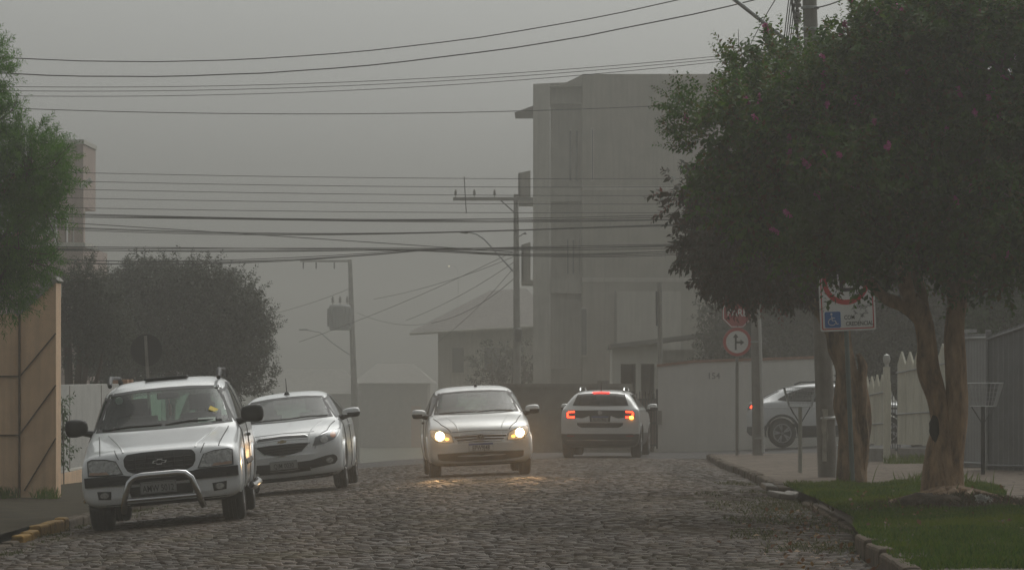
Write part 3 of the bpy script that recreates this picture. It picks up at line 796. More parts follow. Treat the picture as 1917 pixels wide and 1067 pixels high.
        mb.build('plate_edge', MAT['ink'], pl)
        tb = shift(text_mb(txt, size[1] * .78, .004, wide * .84, side), (0, sg * .008, -size[1] * .10)); tb.build('lettering', MAT['ink'], pl)
        if strip:
            mb = MB(); mb.box((0, sg * .007, size[1] * .38), (size[0] - .01, .004, size[1] * .22)); mb.build('plate_band', MAT[strip], pl)
        return pl
    def interior(s, y_dash, y_seat, y_rear, z0, zd, w, hs, wheel_side=1):
        mb = MB(); mb.box((0, (y_dash + y_rear) / 2 + .2, z0), (2 * w, y_rear - y_dash + .9, .06)); mb.build('floor_panel', MAT['interior'], s.root)
        mb = MB(); mb.prism([(y_dash - .25, z0), (y_dash + .22, z0), (y_dash + .25, zd - .12), (y_dash + .12, zd), (y_dash - .25, zd - .02)], -w, w, 0, 'yz'); mb.build('dashboard', MAT['interior'], s.root, bevel=.03)
        for sx in (-1, 1):
            mb = MB(); x = sx * .37
            mb.prism([(y_seat - .5, z0), (y_seat, z0), (y_seat + .02, z0 + .28), (y_seat - .5, z0 + .34)], x - .25, x + .25, 0, 'yz')
            mb.prism([(y_seat - .06, z0 + .25), (y_seat + .08, z0 + .25), (y_seat + .22, hs - .2), (y_seat + .2, hs - .13), (y_seat + .1, hs - .13)], x - .235, x + .235, 0, 'yz')
            mb.prism([(y_seat + .12, hs - .1), (y_seat + .22, hs - .1), (y_seat + .24, hs + .06), (y_seat + .16, hs + .08)], x - .13, x + .13, 0, 'yz')
            for q in (-.06, .06): mb.tube([(x + q, y_seat + .17, hs - .2), (x + q, y_seat + .18, hs)], .008, 6)
            mb.build('seat', MAT['seat_cloth'], s.root, bevel=.045)
        mb = MB(); mb.prism([(y_rear - .5, z0), (y_rear, z0), (y_rear + .15, hs - .22), (y_rear + .05, hs - .22), (y_rear - .1, z0 + .34), (y_rear - .5, z0 + .34)], -w + .05, w - .05, 0, 'yz')
        for q in (-.38, .38): mb.prism([(y_rear + .05, hs - .2), (y_rear + .14, hs - .2), (y_rear + .15, hs - .04), (y_rear + .08, hs - .03)], q - .12, q + .12, 0, 'yz')
        mb.build('rear_seat', MAT['seat_cloth'], s.root, bevel=.04)
        mb = MB(); c = Vector((wheel_side * .37, y_dash + .36, zd - .06)); pts = []
        for k in range(25):
            a = 2 * math.pi * k / 24; pts.append(c + Vector((.18 * math.cos(a), .075 * math.sin(a), .165 * math.sin(a))))
        mb.tube(pts, .014, 6); mb.tube([c, c - Vector((0, .25, .1))], .03, 8); mb.tube([c - Vector((.17, 0, 0)), c + Vector((.17, 0, 0))], .016, 6); mb.build('steering_wheel', MAT['interior'], s.root, True)
    def mirror_pair(s, x, y, z, sz, mat, base_x, top_mat=None, ang=.0):
        for sx in (-1, 1):
            m = bmesh.new(); bmesh.ops.create_cube(m, size=1.0)
            bmesh.ops.subdivide_edges(m, edges=m.edges, cuts=3, use_grid_fill=True)
            for v in m.verts:   # rounded shell, fuller on the outside
                p = v.co * 2; q = Vector((p.x * math.sqrt(max(0, 1 - p.y ** 2 / 2 - p.z ** 2 / 2 + p.y ** 2 * p.z ** 2 / 3)), p.y * math.sqrt(max(0, 1 - p.z ** 2 / 2 - p.x ** 2 / 2 + p.z ** 2 * p.x ** 2 / 3)), p.z * math.sqrt(max(0, 1 - p.x ** 2 / 2 - p.y ** 2 / 2 + p.x ** 2 * p.y ** 2 / 3))))
                q = p.lerp(q, .62) * .62; k = 1 + .16 * q.x
                v.co = Vector((q.x * sz[0] * sx, q.y * sz[1], q.z * sz[2] * k))
            me = bpy.data.meshes.new('wing_mirror'); bmesh.ops.recalc_face_normals(m, faces=m.faces); m.to_mesh(me); m.free()
            mats = [mat]
            o = add_mesh('wing_mirror', me, mats, s.root, True); o.location = (sx * x, y, z)
            if top_mat:
                me.materials.append(top_mat)
                for p in me.polygons:
                    if p.center.z < -sz[2] * .12: p.material_index = 1
            mb = MB(); mb.tube([(sx * (base_x - x), .03, -sz[2] * .55), (0, 0, -sz[2] * .25)], [.045, .03], 8); mb.build('mirror_arm', MAT['plastic'], o, True)
    def finish(s):
        for f in s.bm.faces: f.material_index = 1 if (f.calc_center_median().z < s.dark_z) else 0; f.smooth = True
        bmesh.ops.delete(s.bm, geom=[f for f in s.bm.faces if f.index in s.dead], context='FACES')
        s.bm.to_mesh(s.me); s.bm.free(); s.me.name = 'body'
        add_mesh('body', s.me, [s.paint, MAT['plastic']], s.root, False)
    def place(s, x, y, yaw, z, roll=0, pitch=0):
        s.root.location = (x, y, z); s.root.rotation_euler = (pitch, roll, yaw)
def ellipse(cx_, cz_, rx, rz, n=10):
    t = [(cx_ - rx * math.cos(math.pi * i / n), cz_ + rz * math.sin(math.pi * i / n)) for i in range(n + 1)]
    return t, [(x, 2 * cz_ - z) for x, z in t]

# ---- 1: parked estate truck with bull bar
c = Car('parked_car', 'white four wheel drive estate with steel bull bar parked at the left kerb', [
    (-2.31, .36, .80, .54, .70, .60, .02, .12), (-2.29, .30, .87, .63, .78, .74, .03, .14), (-2.24, .27, .885, .72, .79, .87, .03, .14), (-2.10, .26, .89, .80, .79, .915, .035, .10),
    (-1.8, .26, .89, .86, .80, .955, .04, .05), (-1.45, .26, .89, .92, .80, 1.01, .045, .0), (-1.12, .26, .89, .98, .80, 1.065, .05, .04), (-.98, .26, .89, 1.0, .80, 1.115, .05, .10),
    (-.62, .26, .89, 1.03, .745, 1.34, .05, .12), (-.28, .26, .89, 1.05, .70, 1.545, .055, .10), (-.05, .26, .89, 1.06, .68, 1.622, .06, .05), (.5, .26, .89, 1.06, .68, 1.66, .06, 0),
    (1.5, .26, .89, 1.06, .68, 1.65, .06, 0), (1.98, .26, .89, 1.06, .66, 1.61, .07, 0), (2.15, .28, .88, 1.04, .62, 1.42, .06, -.03), (2.24, .32, .87, 1.01, .68, 1.12, .05, -.04), (2.30, .40, .83, .82, .74, .92, .03, -.05)],
    MAT['paint_white'], dark_z=.285)
WS = ([(-.648, 1.52), (-.3, 1.545), (0, 1.55), (.3, 1.545), (.648, 1.52)], [(-.785, 1.095), (-.4, 1.085), (0, 1.08), (.4, 1.085), (.785, 1.095)])
g = c.window('windscreen', *WS, 'front', MAT['glass_green'], .035)
c.window('rear_window', [(-.56, 1.52), (0, 1.54), (.56, 1.52)], [(-.64, 1.12), (0, 1.11), (.64, 1.12)], 'rear', MAT['glass_green'], .03)
for sd in ('right', 'left'):
    c.window('side_window', [(-.28, 1.47), (.42, 1.55)], [(-.82, 1.10), (.42, 1.10)], sd, MAT['glass_dark'], .03)
    c.window('side_window', [(.50, 1.55), (1.2, 1.55)], [(.50, 1.10), (1.25, 1.10)], sd, MAT['glass_dark'], .03)
    c.window('side_window', [(1.32, 1.55), (1.85, 1.52)], [(1.34, 1.10), (1.95, 1.10)], sd, MAT['glass_dark'], .03)
    c.line('door_seam', [(.46, 1.08), (.46, .35)], sd, MAT['ink']); c.line('door_seam', [(-.85, 1.05), (-.85, .35)], sd, MAT['ink'])
    c.line('side_moulding', [(-.75, .62), (.85, .62)], sd, MAT['plastic'], .09, -.02)
    mb = MB(); p = c.hit(sd, .3, .92, .02); mb.box(p, (.04, .16, .035)); mb.build('door_handle', MAT['plastic'], c.root, bevel=.01)
    sg = 1 if sd == 'right' else -1
    mb = MB(); mb.tube([(sg * .93, -.95, .36), (sg * .96, -.8, .34), (sg * .96, .75, .34), (sg * .93, .9, .36)], .04, 10); mb.build('side_step', MAT['chrome'], c.root, True)
    mb = MB(); x = sg * .63
    mb.tube([(x, -.12, 1.61), (x + sg * .005, .0, 1.665), (x, .14, 1.70), (x, .35, 1.705), (x, 1.55, 1.695), (x, 1.75, 1.63)], [.026, .034, .03, .02, .02, .03], 8); mb.build('roof_rail', MAT['plastic'], c.root, True)
gt_, gb = [(-.395, .72), (-.40, .80), (-.365, .845), (-.2, .858), (0, .86), (.2, .858), (.365, .845), (.40, .80), (.395, .72)], [(-.395, .72), (-.36, .66), (-.30, .635), (-.15, .622), (0, .62), (.15, .622), (.30, .635), (.36, .66), (.395, .72)]
gr = c.patch('grille', MAT['plastic'], gt_, gb, off=.006, nu=28)
for t in (.68, .73, .78): c.line('grille_bar', [(-.36, t), (.36, t)], 'front', M('grille_bar%d' % int(t * 100), (.035, .035, .035), .4), .014, .01, parent=gr)
for t in (-.27, -.16, -.05, .05, .16, .27): c.line('grille_bar', [(t, .64), (t, .84)], 'front', MAT['plastic'], .014, .012, parent=gr)
def bowtie(cx_, cz_, w, h): return [(cx_ + w * a, cz_ + h * b_) for a, b_ in ((-.16, .5), (.22, .5), (.19, .22), (.5, .22), (.42, -.25), (.16, -.25), (.16, -.5), (-.22, -.5), (-.19, -.22), (-.5, -.22), (-.42, .25), (-.16, .25))]
def emblem(c, cx_, cz_, w, h, m_out, m_in, off=.012):
    p = c.hit('front', cx_, cz_, off); mb = MB(); mb.prism(bowtie(0, 0, w, h), 0, .012); e1 = mb.build('emblem', m_out, gr_parent); e1.location = p
    if m_in:
        mb = MB(); mb.prism(bowtie(0, 0, w * .78, h * .62), -.004, 0); mb.build('emblem_centre', m_in, e1)
gr_parent = c.root
emblem(c, 0, .742, .165, .062, MAT['badge'], MAT['plastic'], .03)
for mir in (False, True):
    hl = c.patch('headlight', MAT['lamp_glass'], [(.49, .775), (.60, .805), (.76, .815), (.80, .80)], [(.425, .64), (.60, .635), (.80, .645)], off=.006, mirror=mir)
    c.patch('bezel', MAT['plastic'], [(.485, .785), (.60, .815), (.765, .825), (.81, .805)], [(.41, .632), (.60, .627), (.81, .637)], off=.008, ring=.014, parent=hl, mirror=mir, nu=14)
    for cx_ in (.56, .69):
        t, b_ = ellipse(cx_, .725, .055, .055); c.patch('reflector', MAT['reflector'], t, b_, off=.009, thick=.006, nu=10, nv=4, parent=hl, mirror=mir)
    c.patch('turn_lamp', M('clear_amber', (.30, .17, .10), .2, .2, 20, coat=1), [(.60, .675), (.79, .68)], [(.57, .643), (.79, .65)], off=.009, thick=.006, nu=8, nv=2, parent=hl, mirror=mir)
    fp = c.patch('fog_recess_shade', MAT['plastic'], [(.56, .455), (.72, .465)], [(.57, .365), (.71, .375)], off=.004, nu=8, nv=3, mirror=mir)  # flat dark patch lying proud; its colour stands for the pocket's shade
    t, b_ = ellipse(.64, .415, .05, .034); c.patch('fog_lamp', MAT['lamp_glass'], t, b_, off=.01, nu=8, nv=3, parent=fp, mirror=mir)
    c.line('hood_seam', [(.455 * (-1 if mir else 1), .80), (.50 * (-1 if mir else 1), .9)], 'front', MAT['ink'], .01)
    sx = -1 if mir else 1
    c.line('hood_seam', [(.66 * sx, -2.12), (.70 * sx, -1.5), (.735 * sx, -1.02)], 'top', MAT['ink'], .012)
    c.line('hood_crease', [(.40 * sx, -2.16), (.5 * sx, -1.6), (.62 * sx, -1.05)], 'top', c.paint, .035, -.008)
c.patch('bumper_strip', MAT['plastic'], [(-.90, .625), (-.42, .625), (-.36, .612), (.36, .612), (.42, .625), (.90, .625)], [(-.90, .515), (-.4, .515), (.4, .515), (.90, .515)], off=.022, thick=.04, nu=40, nv=3)
c.patch('lower_grille', MAT['plastic'], [(-.38, .485), (.38, .485)], [(-.34, .37), (.34, .37)], off=.004, nu=12, nv=3)
c.patch('bumper_lip', MAT['plastic'], [(-.84, .305), (.84, .305)], [(-.82, .255), (.82, .255)], off=.006, nu=24, nv=2)
c.plate('AMW 5012', (-.03, .465), (.40, .13), off=.075)
mb = MB(); yb = -2.42
mb.tube([(-.44, yb + .16, .22), (-.42, yb + .03, .30), (-.39, yb, .42), (-.345, yb - .01, .54), (-.28, yb - .015, .595), (-.2, yb - .02, .607), (.2, yb - .02, .607), (.28, yb - .015, .595), (.345, yb - .01, .54), (.39, yb, .42), (.42, yb + .03, .30), (.44, yb + .16, .22)], .036, 12)
mb.tube([(-.405, yb + .01, .345), (.405, yb + .01, .345)], .02, 8)
mb.build('bull_bar', MAT['chrome'], c.root, True)
c.mirror_pair(1.005, -.74, 1.17, (.215, .12, .165), MAT['plastic'], .80)
for pts in ([(-.70, 1.115), (-.4, 1.135), (-.02, 1.13)], [(.02, 1.125), (.3, 1.15), (.66, 1.13)]): c.line('wiper', pts, 'front', MAT['plastic'], .022, .015, parent=g)
mb = MB(); p = c.hit('front', -.585, 1.46, .002); mb.lathe([(0, 0), (.045, 0)], 'y', (p.x + .06, p.y + .005, p.z - .02), 14); mb.build('round_sticker', MAT['paper'], g)
mb = MB(); p = c.hit('front', .565, 1.25, .012); mb.box(p, (.10, .012, .07), 0, 0, .5, -.9); mb.build('yellow_sticker', MAT['yellow'], g)
mb = MB(); p = c.hit('front', .49, 1.14, .006); mb.box(p, (.2, .012, .07), 0, 0, 0, -.9); mb.build('paper_permit', MAT['paper'], g)
c.interior(-.75, .15, 1.05, .45, 1.06, .78, 1.36)
mb = MB(); mb.box((.03, -.22, 1.45), (.25, .035, .075)); mb.build('rear_view_mirror', MAT['plastic'], c.root, bevel=.02)
mb = MB(); mb.tube([(.04, -.22, 1.42), (.045, -.22, 1.34)], .004, 5); mb.lathe([(0, 1.36), (.018, 1.34), (.022, 1.31), (.014, 1.27), (.02, 1.24), (0, 1.20)], 'z', (.045, -.22, 0), 8); mb.build('hanging_charm', MAT['brown'], c.root, True)
mb = MB(); p = c.hit('top', .0, .1, .03); mb.box((0, .35, 1.655), (.5, .35, .03)); mb.build('roof_hatch', MAT['plastic'], c.root, bevel=.01)
c.wheels(-1.42, 1.30, .355, .25, 1.48, .19, 5, lip=True)
c.finish()
x, y = XP(309, 47.3), 47.3
RY = R(1.8); cx_, cy_ = x - 2.31 * math.sin(RY), y + 2.31 * math.cos(RY)
c.place(cx_, cy_, RY, G(cx_, cy_ - .5) + .01, -R(5.0), R(.3))

# ---- 2: white hatchback behind it
c = Car('parked_car', 'white hatchback with roof aerial parked behind the car with the bull bar', [
    (-1.975, .34, .70, .50, .60, .56, .02, .22), (-1.955, .26, .80, .60, .68, .70, .03, .27), (-1.90, .21, .835, .70, .72, .81, .03, .29), (-1.74, .19, .85, .80, .74, .89, .04, .24),
    (-1.45, .18, .853, .87, .76, .965, .045, .14), (-1.15, .18, .853, .92, .76, 1.02, .05, .12), (-.98, .18, .853, .94, .73, 1.06, .05, .14), (-.6, .18, .853, .96, .66, 1.24, .05, .15),
    (-.2, .18, .853, .975, .60, 1.395, .055, .12), (.05, .18, .853, .98, .575, 1.45, .055, .06), (.5, .18, .853, .985, .565, 1.475, .06, 0), (1.2, .18, .853, .99, .555, 1.45, .06, 0),
    (1.6, .2, .85, .99, .54, 1.37, .06, -.03), (1.8, .22, .84, .97, .60, 1.16, .05, -.06), (1.9, .27, .82, .92, .66, 1.0, .04, -.1), (1.96, .36, .75, .7, .66, .8, .03, -.14)],
    MAT['paint_white'], dark_z=.215)
g = c.window('windscreen', [(-.535, 1.365), (-.25, 1.39), (0, 1.395), (.25, 1.39), (.535, 1.365)], [(-.70, 1.045), (-.35, 1.035), (0, 1.03), (.35, 1.035), (.70, 1.045)], 'front', MAT['glass_sheen'], .035)
c.window('rear_window', [(-.48, 1.30), (0, 1.32), (.48, 1.30)], [(-.58, 1.06), (0, 1.05), (.58, 1.06)], 'rear', MAT['glass_green'], .03)
for sd in ('right', 'left'):
    c.window('side_window', [(-.25, 1.32), (.32, 1.38)], [(-.82, 1.03), (.32, 1.03)], sd, MAT['glass_dark'], .03)
    c.window('side_window', [(.40, 1.38), (1.05, 1.35)], [(.40, 1.03), (1.25, 1.03)], sd, MAT['glass_dark'], .03)
    c.line('door_seam', [(.36, 1.0), (.36, .3)], sd, MAT['ink']); c.line('door_seam', [(-.86, 1.0), (-.80, .3)], sd, MAT['ink'])
    mb = MB(); p = c.hit(sd, .22, .90, .02); mb.box(p, (.04, .16, .035)); mb.build('door_handle', c.paint, c.root, bevel=.01)
gu = c.patch('upper_grille', MAT['plastic'], [(-.36, .80), (-.33, .828), (0, .842), (.33, .828), (.36, .80)], [(-.37, .785), (0, .798), (.37, .785)], off=.006, nv=3)
c.patch('grille_trim', MAT['chrome'], [(-.375, .808), (-.34, .838), (0, .853), (.34, .838), (.375, .808)], [(-.39, .772), (0, .786), (.39, .772)], off=.009, thick=.012, ring=.012, nu=18, nv=2, parent=gu)
gl = c.patch('grille', MAT['plastic'], [(-.38, .705), (-.2, .718), (0, .722), (.2, .718), (.38, .705)], [(-.38, .70), (-.27, .60), (-.12, .562), (0, .557), (.12, .562), (.27, .60), (.38, .70)], off=.006, nu=24)
c.patch('grille_trim', MAT['chrome'], [(-.40, .715), (-.2, .73), (0, .734), (.2, .73), (.40, .715)], [(-.40, .70), (-.28, .588), (-.12, .548), (0, .543), (.12, .548), (.28, .588), (.40, .70)], off=.009, thick=.012, ring=.012, nu=20, nv=4, parent=gl)
for t in (.60, .64, .68): c.line('grille_bar', [(-.27 - (t - .6), t), (.27 + (t - .6), t)], 'front', MAT['metal_dark'], .012, .01, parent=gl)
gr_parent = c.root
emblem(c, -.0, .757, .135, .05, M('emblem_gold', (.42, .33, .2), .3, .1, metal=.6), None, .012)
for mir in (False, True):
    hl = c.patch('headlight', MAT['lamp_smoke'], [(.45, .70), (.48, .775), (.62, .825), (.80, .875)], [(.43, .655), (.58, .665), (.74, .72), (.80, .80), (.81, .865)], off=.006, mirror=mir)
    c.patch('bezel', MAT['chrome'], [(.44, .70), (.475, .785), (.62, .835), (.81, .885)], [(.42, .645), (.58, .655), (.745, .71), (.81, .80), (.82, .87)], off=.008, ring=.01, parent=hl, mirror=mir, nu=14)
    t, b_ = ellipse(.60, .735, .055, .05); c.patch('reflector', MAT['reflector'], t, b_, off=.009, thick=.006, nu=10, nv=4, parent=hl, mirror=mir)
    t, b_ = ellipse(.725, .79, .04, .04); c.patch('turn_lamp', MAT['amber'], t, b_, off=.009, thick=.006, nu=10, nv=4, parent=hl, mirror=mir)
    fr = c.patch('fog_recess_shade', MAT['plastic'], [(.36, .45), (.60, .50), (.72, .51), (.755, .47)], [(.36, .335), (.60, .36), (.72, .375), (.76, .43)], off=.006, nu=12, nv=4, mirror=mir)  # dark patch on the surface, painting the shade of a lamp pocket
    t, b_ = ellipse(.65, .43, .05, .04); c.patch('fog_lamp', MAT['lamp_glass'], t, b_, off=.012, nu=8, nv=3, parent=fr, mirror=mir)
    sx = -1 if mir else 1
    c.line('hood_seam', [(.46 * sx, -1.86), (.64 * sx, -1.6), (.73 * sx, -1.05)], 'top', MAT['ink'], .012)
    c.line('hood_crease', [(.36 * sx, -1.88), (.45 * sx, -1.5), (.55 * sx, -1.1)], 'top', c.paint, .03, -.008)
c.line('hood_seam', [(-.46, .86), (0, .875), (.46, .86)], 'front', MAT['ink'], .008)
c.patch('lower_grille', MAT['plastic'], [(-.37, .455), (0, .445), (.37, .455)], [(-.37, .31), (0, .30), (.37, .31)], off=.006, nv=3)
c.patch('bumper_lip', MAT['plastic'], [(-.80, .255), (0, .245), (.80, .255)], [(-.76, .19), (0, .185), (.76, .19)], off=.008, nu=24, nv=2)
c.plate('QIM 0030', (.0, .425), (.40, .125), off=.03)
c.mirror_pair(.955, -.62, 1.075, (.215, .13, .115), MAT['paint_white'], .78, MAT['plastic'])
for pts in ([(-.66, 1.06), (-.3, 1.075), (.05, 1.07)], [(.0, 1.065), (.3, 1.085), (.62, 1.07)]): c.line('wiper', pts, 'front', MAT['plastic'], .018, .012, parent=g)
mb = MB(); p = c.hit('top', .0, .0, 0); mb.lathe([(.045, 0), (.03, .03), (.012, .045)], 'z', p, 10); mb.tube([p + Vector((0, 0, .03)), p + Vector((-.004, .12, .24))], [.008, .005], 6); mb.build('aerial', MAT['plastic'], c.root, True)
c.interior(-.7, .15, .95, .38, 1.0, .7, 1.27)
mb = MB(); mb.box((.0, -.28, 1.31), (.22, .03, .06)); mb.build('rear_view_mirror', MAT['plastic'], c.root, bevel=.02)
c.wheels(-1.20, 1.33, .305, .19, 1.49, .18, 7, lip=True)
c.finish()
RY = R(-.6); x, y = XP(537, 61.2), 61.2; cx_, cy_ = x - 1.97 * math.sin(RY), y + 1.97 * math.cos(RY)
c.place(cx_, cy_, RY, G(cx_, cy_ - .5) + .01, -R(5.8), 0)

# ---- 3: oncoming silver hatchback, lamps lit
c = Car('oncoming_car', 'pale hatchback with both headlights lit driving towards the viewer', [
    (-1.96, .34, .72, .50, .64, .56, .02, .20), (-1.945, .26, .80, .58, .70, .69, .03, .22), (-1.89, .21, .82, .68, .72, .79, .03, .23), (-1.74, .19, .828, .76, .73, .87, .04, .19),
    (-1.45, .18, .83, .83, .74, .935, .045, .10), (-1.12, .18, .83, .89, .73, .985, .05, .10), (-.96, .18, .83, .91, .715, 1.03, .05, .12), (-.6, .18, .83, .94, .68, 1.22, .05, .13),
    (-.24, .18, .83, .955, .645, 1.375, .055, .11), (.0, .18, .83, .96, .63, 1.435, .055, .05), (.5, .18, .83, .965, .62, 1.465, .06, 0), (1.2, .18, .83, .97, .60, 1.445, .06, 0),
    (1.62, .2, .825, .965, .52, 1.38, .06, -.03), (1.8, .22, .82, .95, .58, 1.16, .05, -.06), (1.9, .27, .80, .9, .64, .98, .04, -.1), (1.95, .36, .73, .7, .64, .78, .03, -.13)],
    MAT['paint_silver'], dark_z=.215)
g = c.window('windscreen', [(-.585, 1.355), (-.25, 1.378), (0, 1.383), (.25, 1.378), (.585, 1.355)], [(-.69, 1.015), (-.33, 1.003), (0, 1.0), (.33, 1.003), (.69, 1.015)], 'front', MAT['glass_sheen'], .03)
c.window('rear_window', [(-.46, 1.31), (0, 1.33), (.46, 1.31)], [(-.56, 1.03), (0, 1.02), (.56, 1.03)], 'rear', MAT['glass_green'], .03)
for sd in ('right', 'left'):
    c.window('side_window', [(-.27, 1.31), (.30, 1.37)], [(-.80, 1.0), (.30, 1.0)], sd, MAT['glass_dark'], .03)
    c.window('side_window', [(.38, 1.37), (1.05, 1.35)], [(.38, 1.0), (1.25, 1.0)], sd, MAT['glass_dark'], .03)
    c.line('door_seam', [(.34, 1.0), (.34, .3)], sd, MAT['ink']); c.line('door_seam', [(-.84, 1.0), (-.80, .3)], sd, MAT['ink'])
    mb = MB(); p = c.hit(sd, .2, .88, .02); mb.box(p, (.04, .16, .035)); mb.build('door_handle', MAT['plastic'], c.root, bevel=.01)
gr = c.patch('grille', MAT['plastic'], [(-.43, .675), (-.2, .69), (0, .694), (.2, .69), (.43, .675)], [(-.43, .665), (-.35, .578), (0, .568), (.35, .578), (.43, .665)], off=.006, nu=24)
for zc in (.672, .628, .585):
    k = .43 - (.672 - zc) * .75
    c.line('grille_bar', [(-k, zc - .006), (0, zc + .006), (k, zc - .006)], 'front', MAT['chrome'], .016, .012, parent=gr)
p = c.hit('front', 0, .635, .022)
mb = MB(); mb.lathe([(.062, .004), (.062, -.006), (.052, -.006), (.052, .004)], 'y', (0, 0, 0), 24); mb.lathe([(0, .0), (.054, .0)], 'y', (0, .003, 0), 24, mi=1)
for a, b_ in (((-.025, .045), (0, .004)), ((.025, .045), (0, .004)), ((-.045, .02), (-.022, -.045)), ((-.022, -.045), (0, -.006)), ((0, -.006), (.022, -.045)), ((.022, -.045), (.045, .02))):
    mb.tube([(a[0], -.004, a[1]), (b_[0], -.004, b_[1])], .006, 5)
e1 = mb.build('emblem', [MAT['chrome'], MAT['plastic']], c.root); e1.location = p
LITGLASS = MAT['lamp_glass'].copy(); LITGLASS.name = 'lit_lamp_glass'
for nd in LITGLASS.node_tree.nodes:      # added glow on the lens, standing for the lit reflector and halo
    if nd.type == 'BSDF_PRINCIPLED': nd.inputs['Emission Color'].default_value = (1.0, .60, .26, 1); nd.inputs['Emission Strength'].default_value = .28
BULB = EM('headlight_bulb', (1.0, .78, .42), 40.0); GLOWA = EM('side_bulb', (1.0, .42, .08), 3.5)
for mir in (False, True):
    sx = -1 if mir else 1
    hl = c.patch('headlight', LITGLASS, [(.45, .63), (.475, .70), (.60, .755), (.76, .785)], [(.43, .585), (.58, .575), (.70, .60), (.775, .68), (.785, .775)], off=.006, mirror=mir)
    c.patch('bezel', MAT['plastic'], [(.445, .63), (.47, .71), (.60, .765), (.77, .795)], [(.42, .578), (.58, .568), (.71, .592), (.785, .68), (.795, .78)], off=.008, ring=.012, parent=hl, mirror=mir, nu=14)
    t, b_ = ellipse(.64, .685, .068, .070); c.patch('bulb', BULB, t, b_, off=.014, thick=.004, nu=12, nv=5, parent=hl, mirror=mir)
    t, b_ = ellipse(.53, .632, .035, .025); c.patch('side_bulb', GLOWA, t, b_, off=.012, thick=.004, nu=8, nv=3, parent=hl, mirror=mir)
    ld = bpy.data.lights.new('headlight_beam', 'SPOT'); ld.energy = 420; ld.spot_size = R(24); ld.spot_blend = .7; ld.color = (1.0, .56, .22); ld.shadow_soft_size = .06
    lo = bpy.data.objects.new('headlight_beam', ld); COL.objects.link(lo); lo.parent = hl
    lo.location = c.hit('front', sx * .64, .685, .07); lo.rotation_euler = (R(-86), 0, 0)
    c.line('hood_seam', [(.44 * sx, -1.86), (.60 * sx, -1.6), (.70 * sx, -1.02)], 'top', MAT['ink'], .012)
    c.line('hood_crease', [(.33 * sx, -1.88), (.42 * sx, -1.5), (.5 * sx, -1.1)], 'top', c.paint, .03, -.008)
c.line('hood_seam', [(-.45, .735), (0, .75), (.45, .735)], 'front', MAT['ink'], .008)
c.patch('lower_grille', MAT['plastic'], [(-.69, .40), (-.3, .41), (.3, .41), (.69, .40)], [(-.68, .31), (-.62, .29), (-.33, .265), (.33, .265), (.62, .29), (.68, .31)], off=.006, nu=30, nv=4)
c.patch('bumper_lip', MAT['plastic'], [(-.78, .235), (.78, .235)], [(-.74, .18), (.74, .18)], off=.008, nu=24, nv=2)
c.patch('chin', c.paint, [(-.66, .265), (-.33, .25), (.33, .25), (.66, .265)], [(-.66, .255), (-.33, .235), (.33, .235), (.66, .255)], off=.02, thick=.03, nu=24, nv=2)
c.plate('EPW9J48', (.0, .485), (.40, .13), mat='plate_white', strip='plate_blue', off=.025)
c.mirror_pair(.92, -.66, 1.035, (.19, .13, .12), MAT['paint_silver'], .76, MAT['plastic'])
for pts in ([(-.60, 1.03), (-.3, 1.045), (-.02, 1.04)], [(.0, 1.035), (.3, 1.05), (.58, 1.035)]): c.line('wiper', pts, 'front', MAT['plastic'], .02, .012, parent=g)
c.interior(-.7, .12, .92, .38, .97, .68, 1.25)
mb = MB(); mb.box((.0, -.30, 1.30), (.22, .03, .06)); mb.build('rear_view_mirror', MAT['plastic'], c.root, bevel=.02)
mb = MB(); p = c.hit('top', .05, .15, 0); mb.lathe([(.03, 0), (.018, .03), (0, .035)], 'z', p, 10); mb.build('aerial_base', MAT['plastic'], c.root, True)
c.wheels(-1.16, 1.305, .29, .19, 1.44, .17, 5, lip=True)
c.finish()
RY = R(3.6); x, y = XP(903, 68), 68.0; cx_, cy_ = x - 1.95 * math.sin(RY), y + 1.95 * math.cos(RY)
c.place(cx_, cy_, RY, G(cx_, cy_ - .6) + .0, -R(2.7), 0)
ONC = c.root

# ---- 4: departing crossover with red lamps
c = Car('departing_car', 'pale crossover seen from behind with red lamps lit and right indicator on', [
    (-2.10, .40, .74, .58, .66, .66, .03, .2), (-2.07, .28, .84, .74, .76, .84, .03, .24), (-1.9, .24, .87, .88, .79, .95, .04, .2), (-1.5, .22, .88, .95, .80, 1.02, .05, .1),
    (-1.1, .22, .88, 1.0, .77, 1.08, .05, .1), (-.7, .22, .88, 1.03, .68, 1.28, .05, .1), (-.25, .22, .88, 1.05, .60, 1.46, .055, .08), (.1, .22, .88, 1.06, .615, 1.505, .06, .02),
    (.8, .22, .88, 1.07, .61, 1.515, .06, 0), (1.5, .22, .88, 1.08, .60, 1.49, .06, 0), (1.72, .22, .88, 1.085, .59, 1.455, .05, -.05), (1.86, .22, .88, 1.085, .635, 1.34, .06, -.07), (1.97, .24, .88, 1.08, .665, 1.17, .05, -.08),
    (2.04, .27, .88, 1.03, .73, 1.095, .035, -.1), (2.09, .32, .865, .78, .76, 1.0, .05, -.12), (2.10, .38, .80, .66, .72, .86, .04, -.12)],
    MAT['paint_silver'], dark_z=.535)
c.window('rear_window', [(-.53, 1.41), (-.3, 1.432), (0, 1.438), (.3, 1.432), (.53, 1.41)], [(-.625, 1.16), (0, 1.15), (.625, 1.16)], 'rear', MAT['glass_tint'], .03)
c.window('windscreen', [(-.5, 1.42), (0, 1.44), (.5, 1.42)], [(-.70, 1.10), (0, 1.09), (.70, 1.10)], 'front', MAT['glass_dark'], .03)
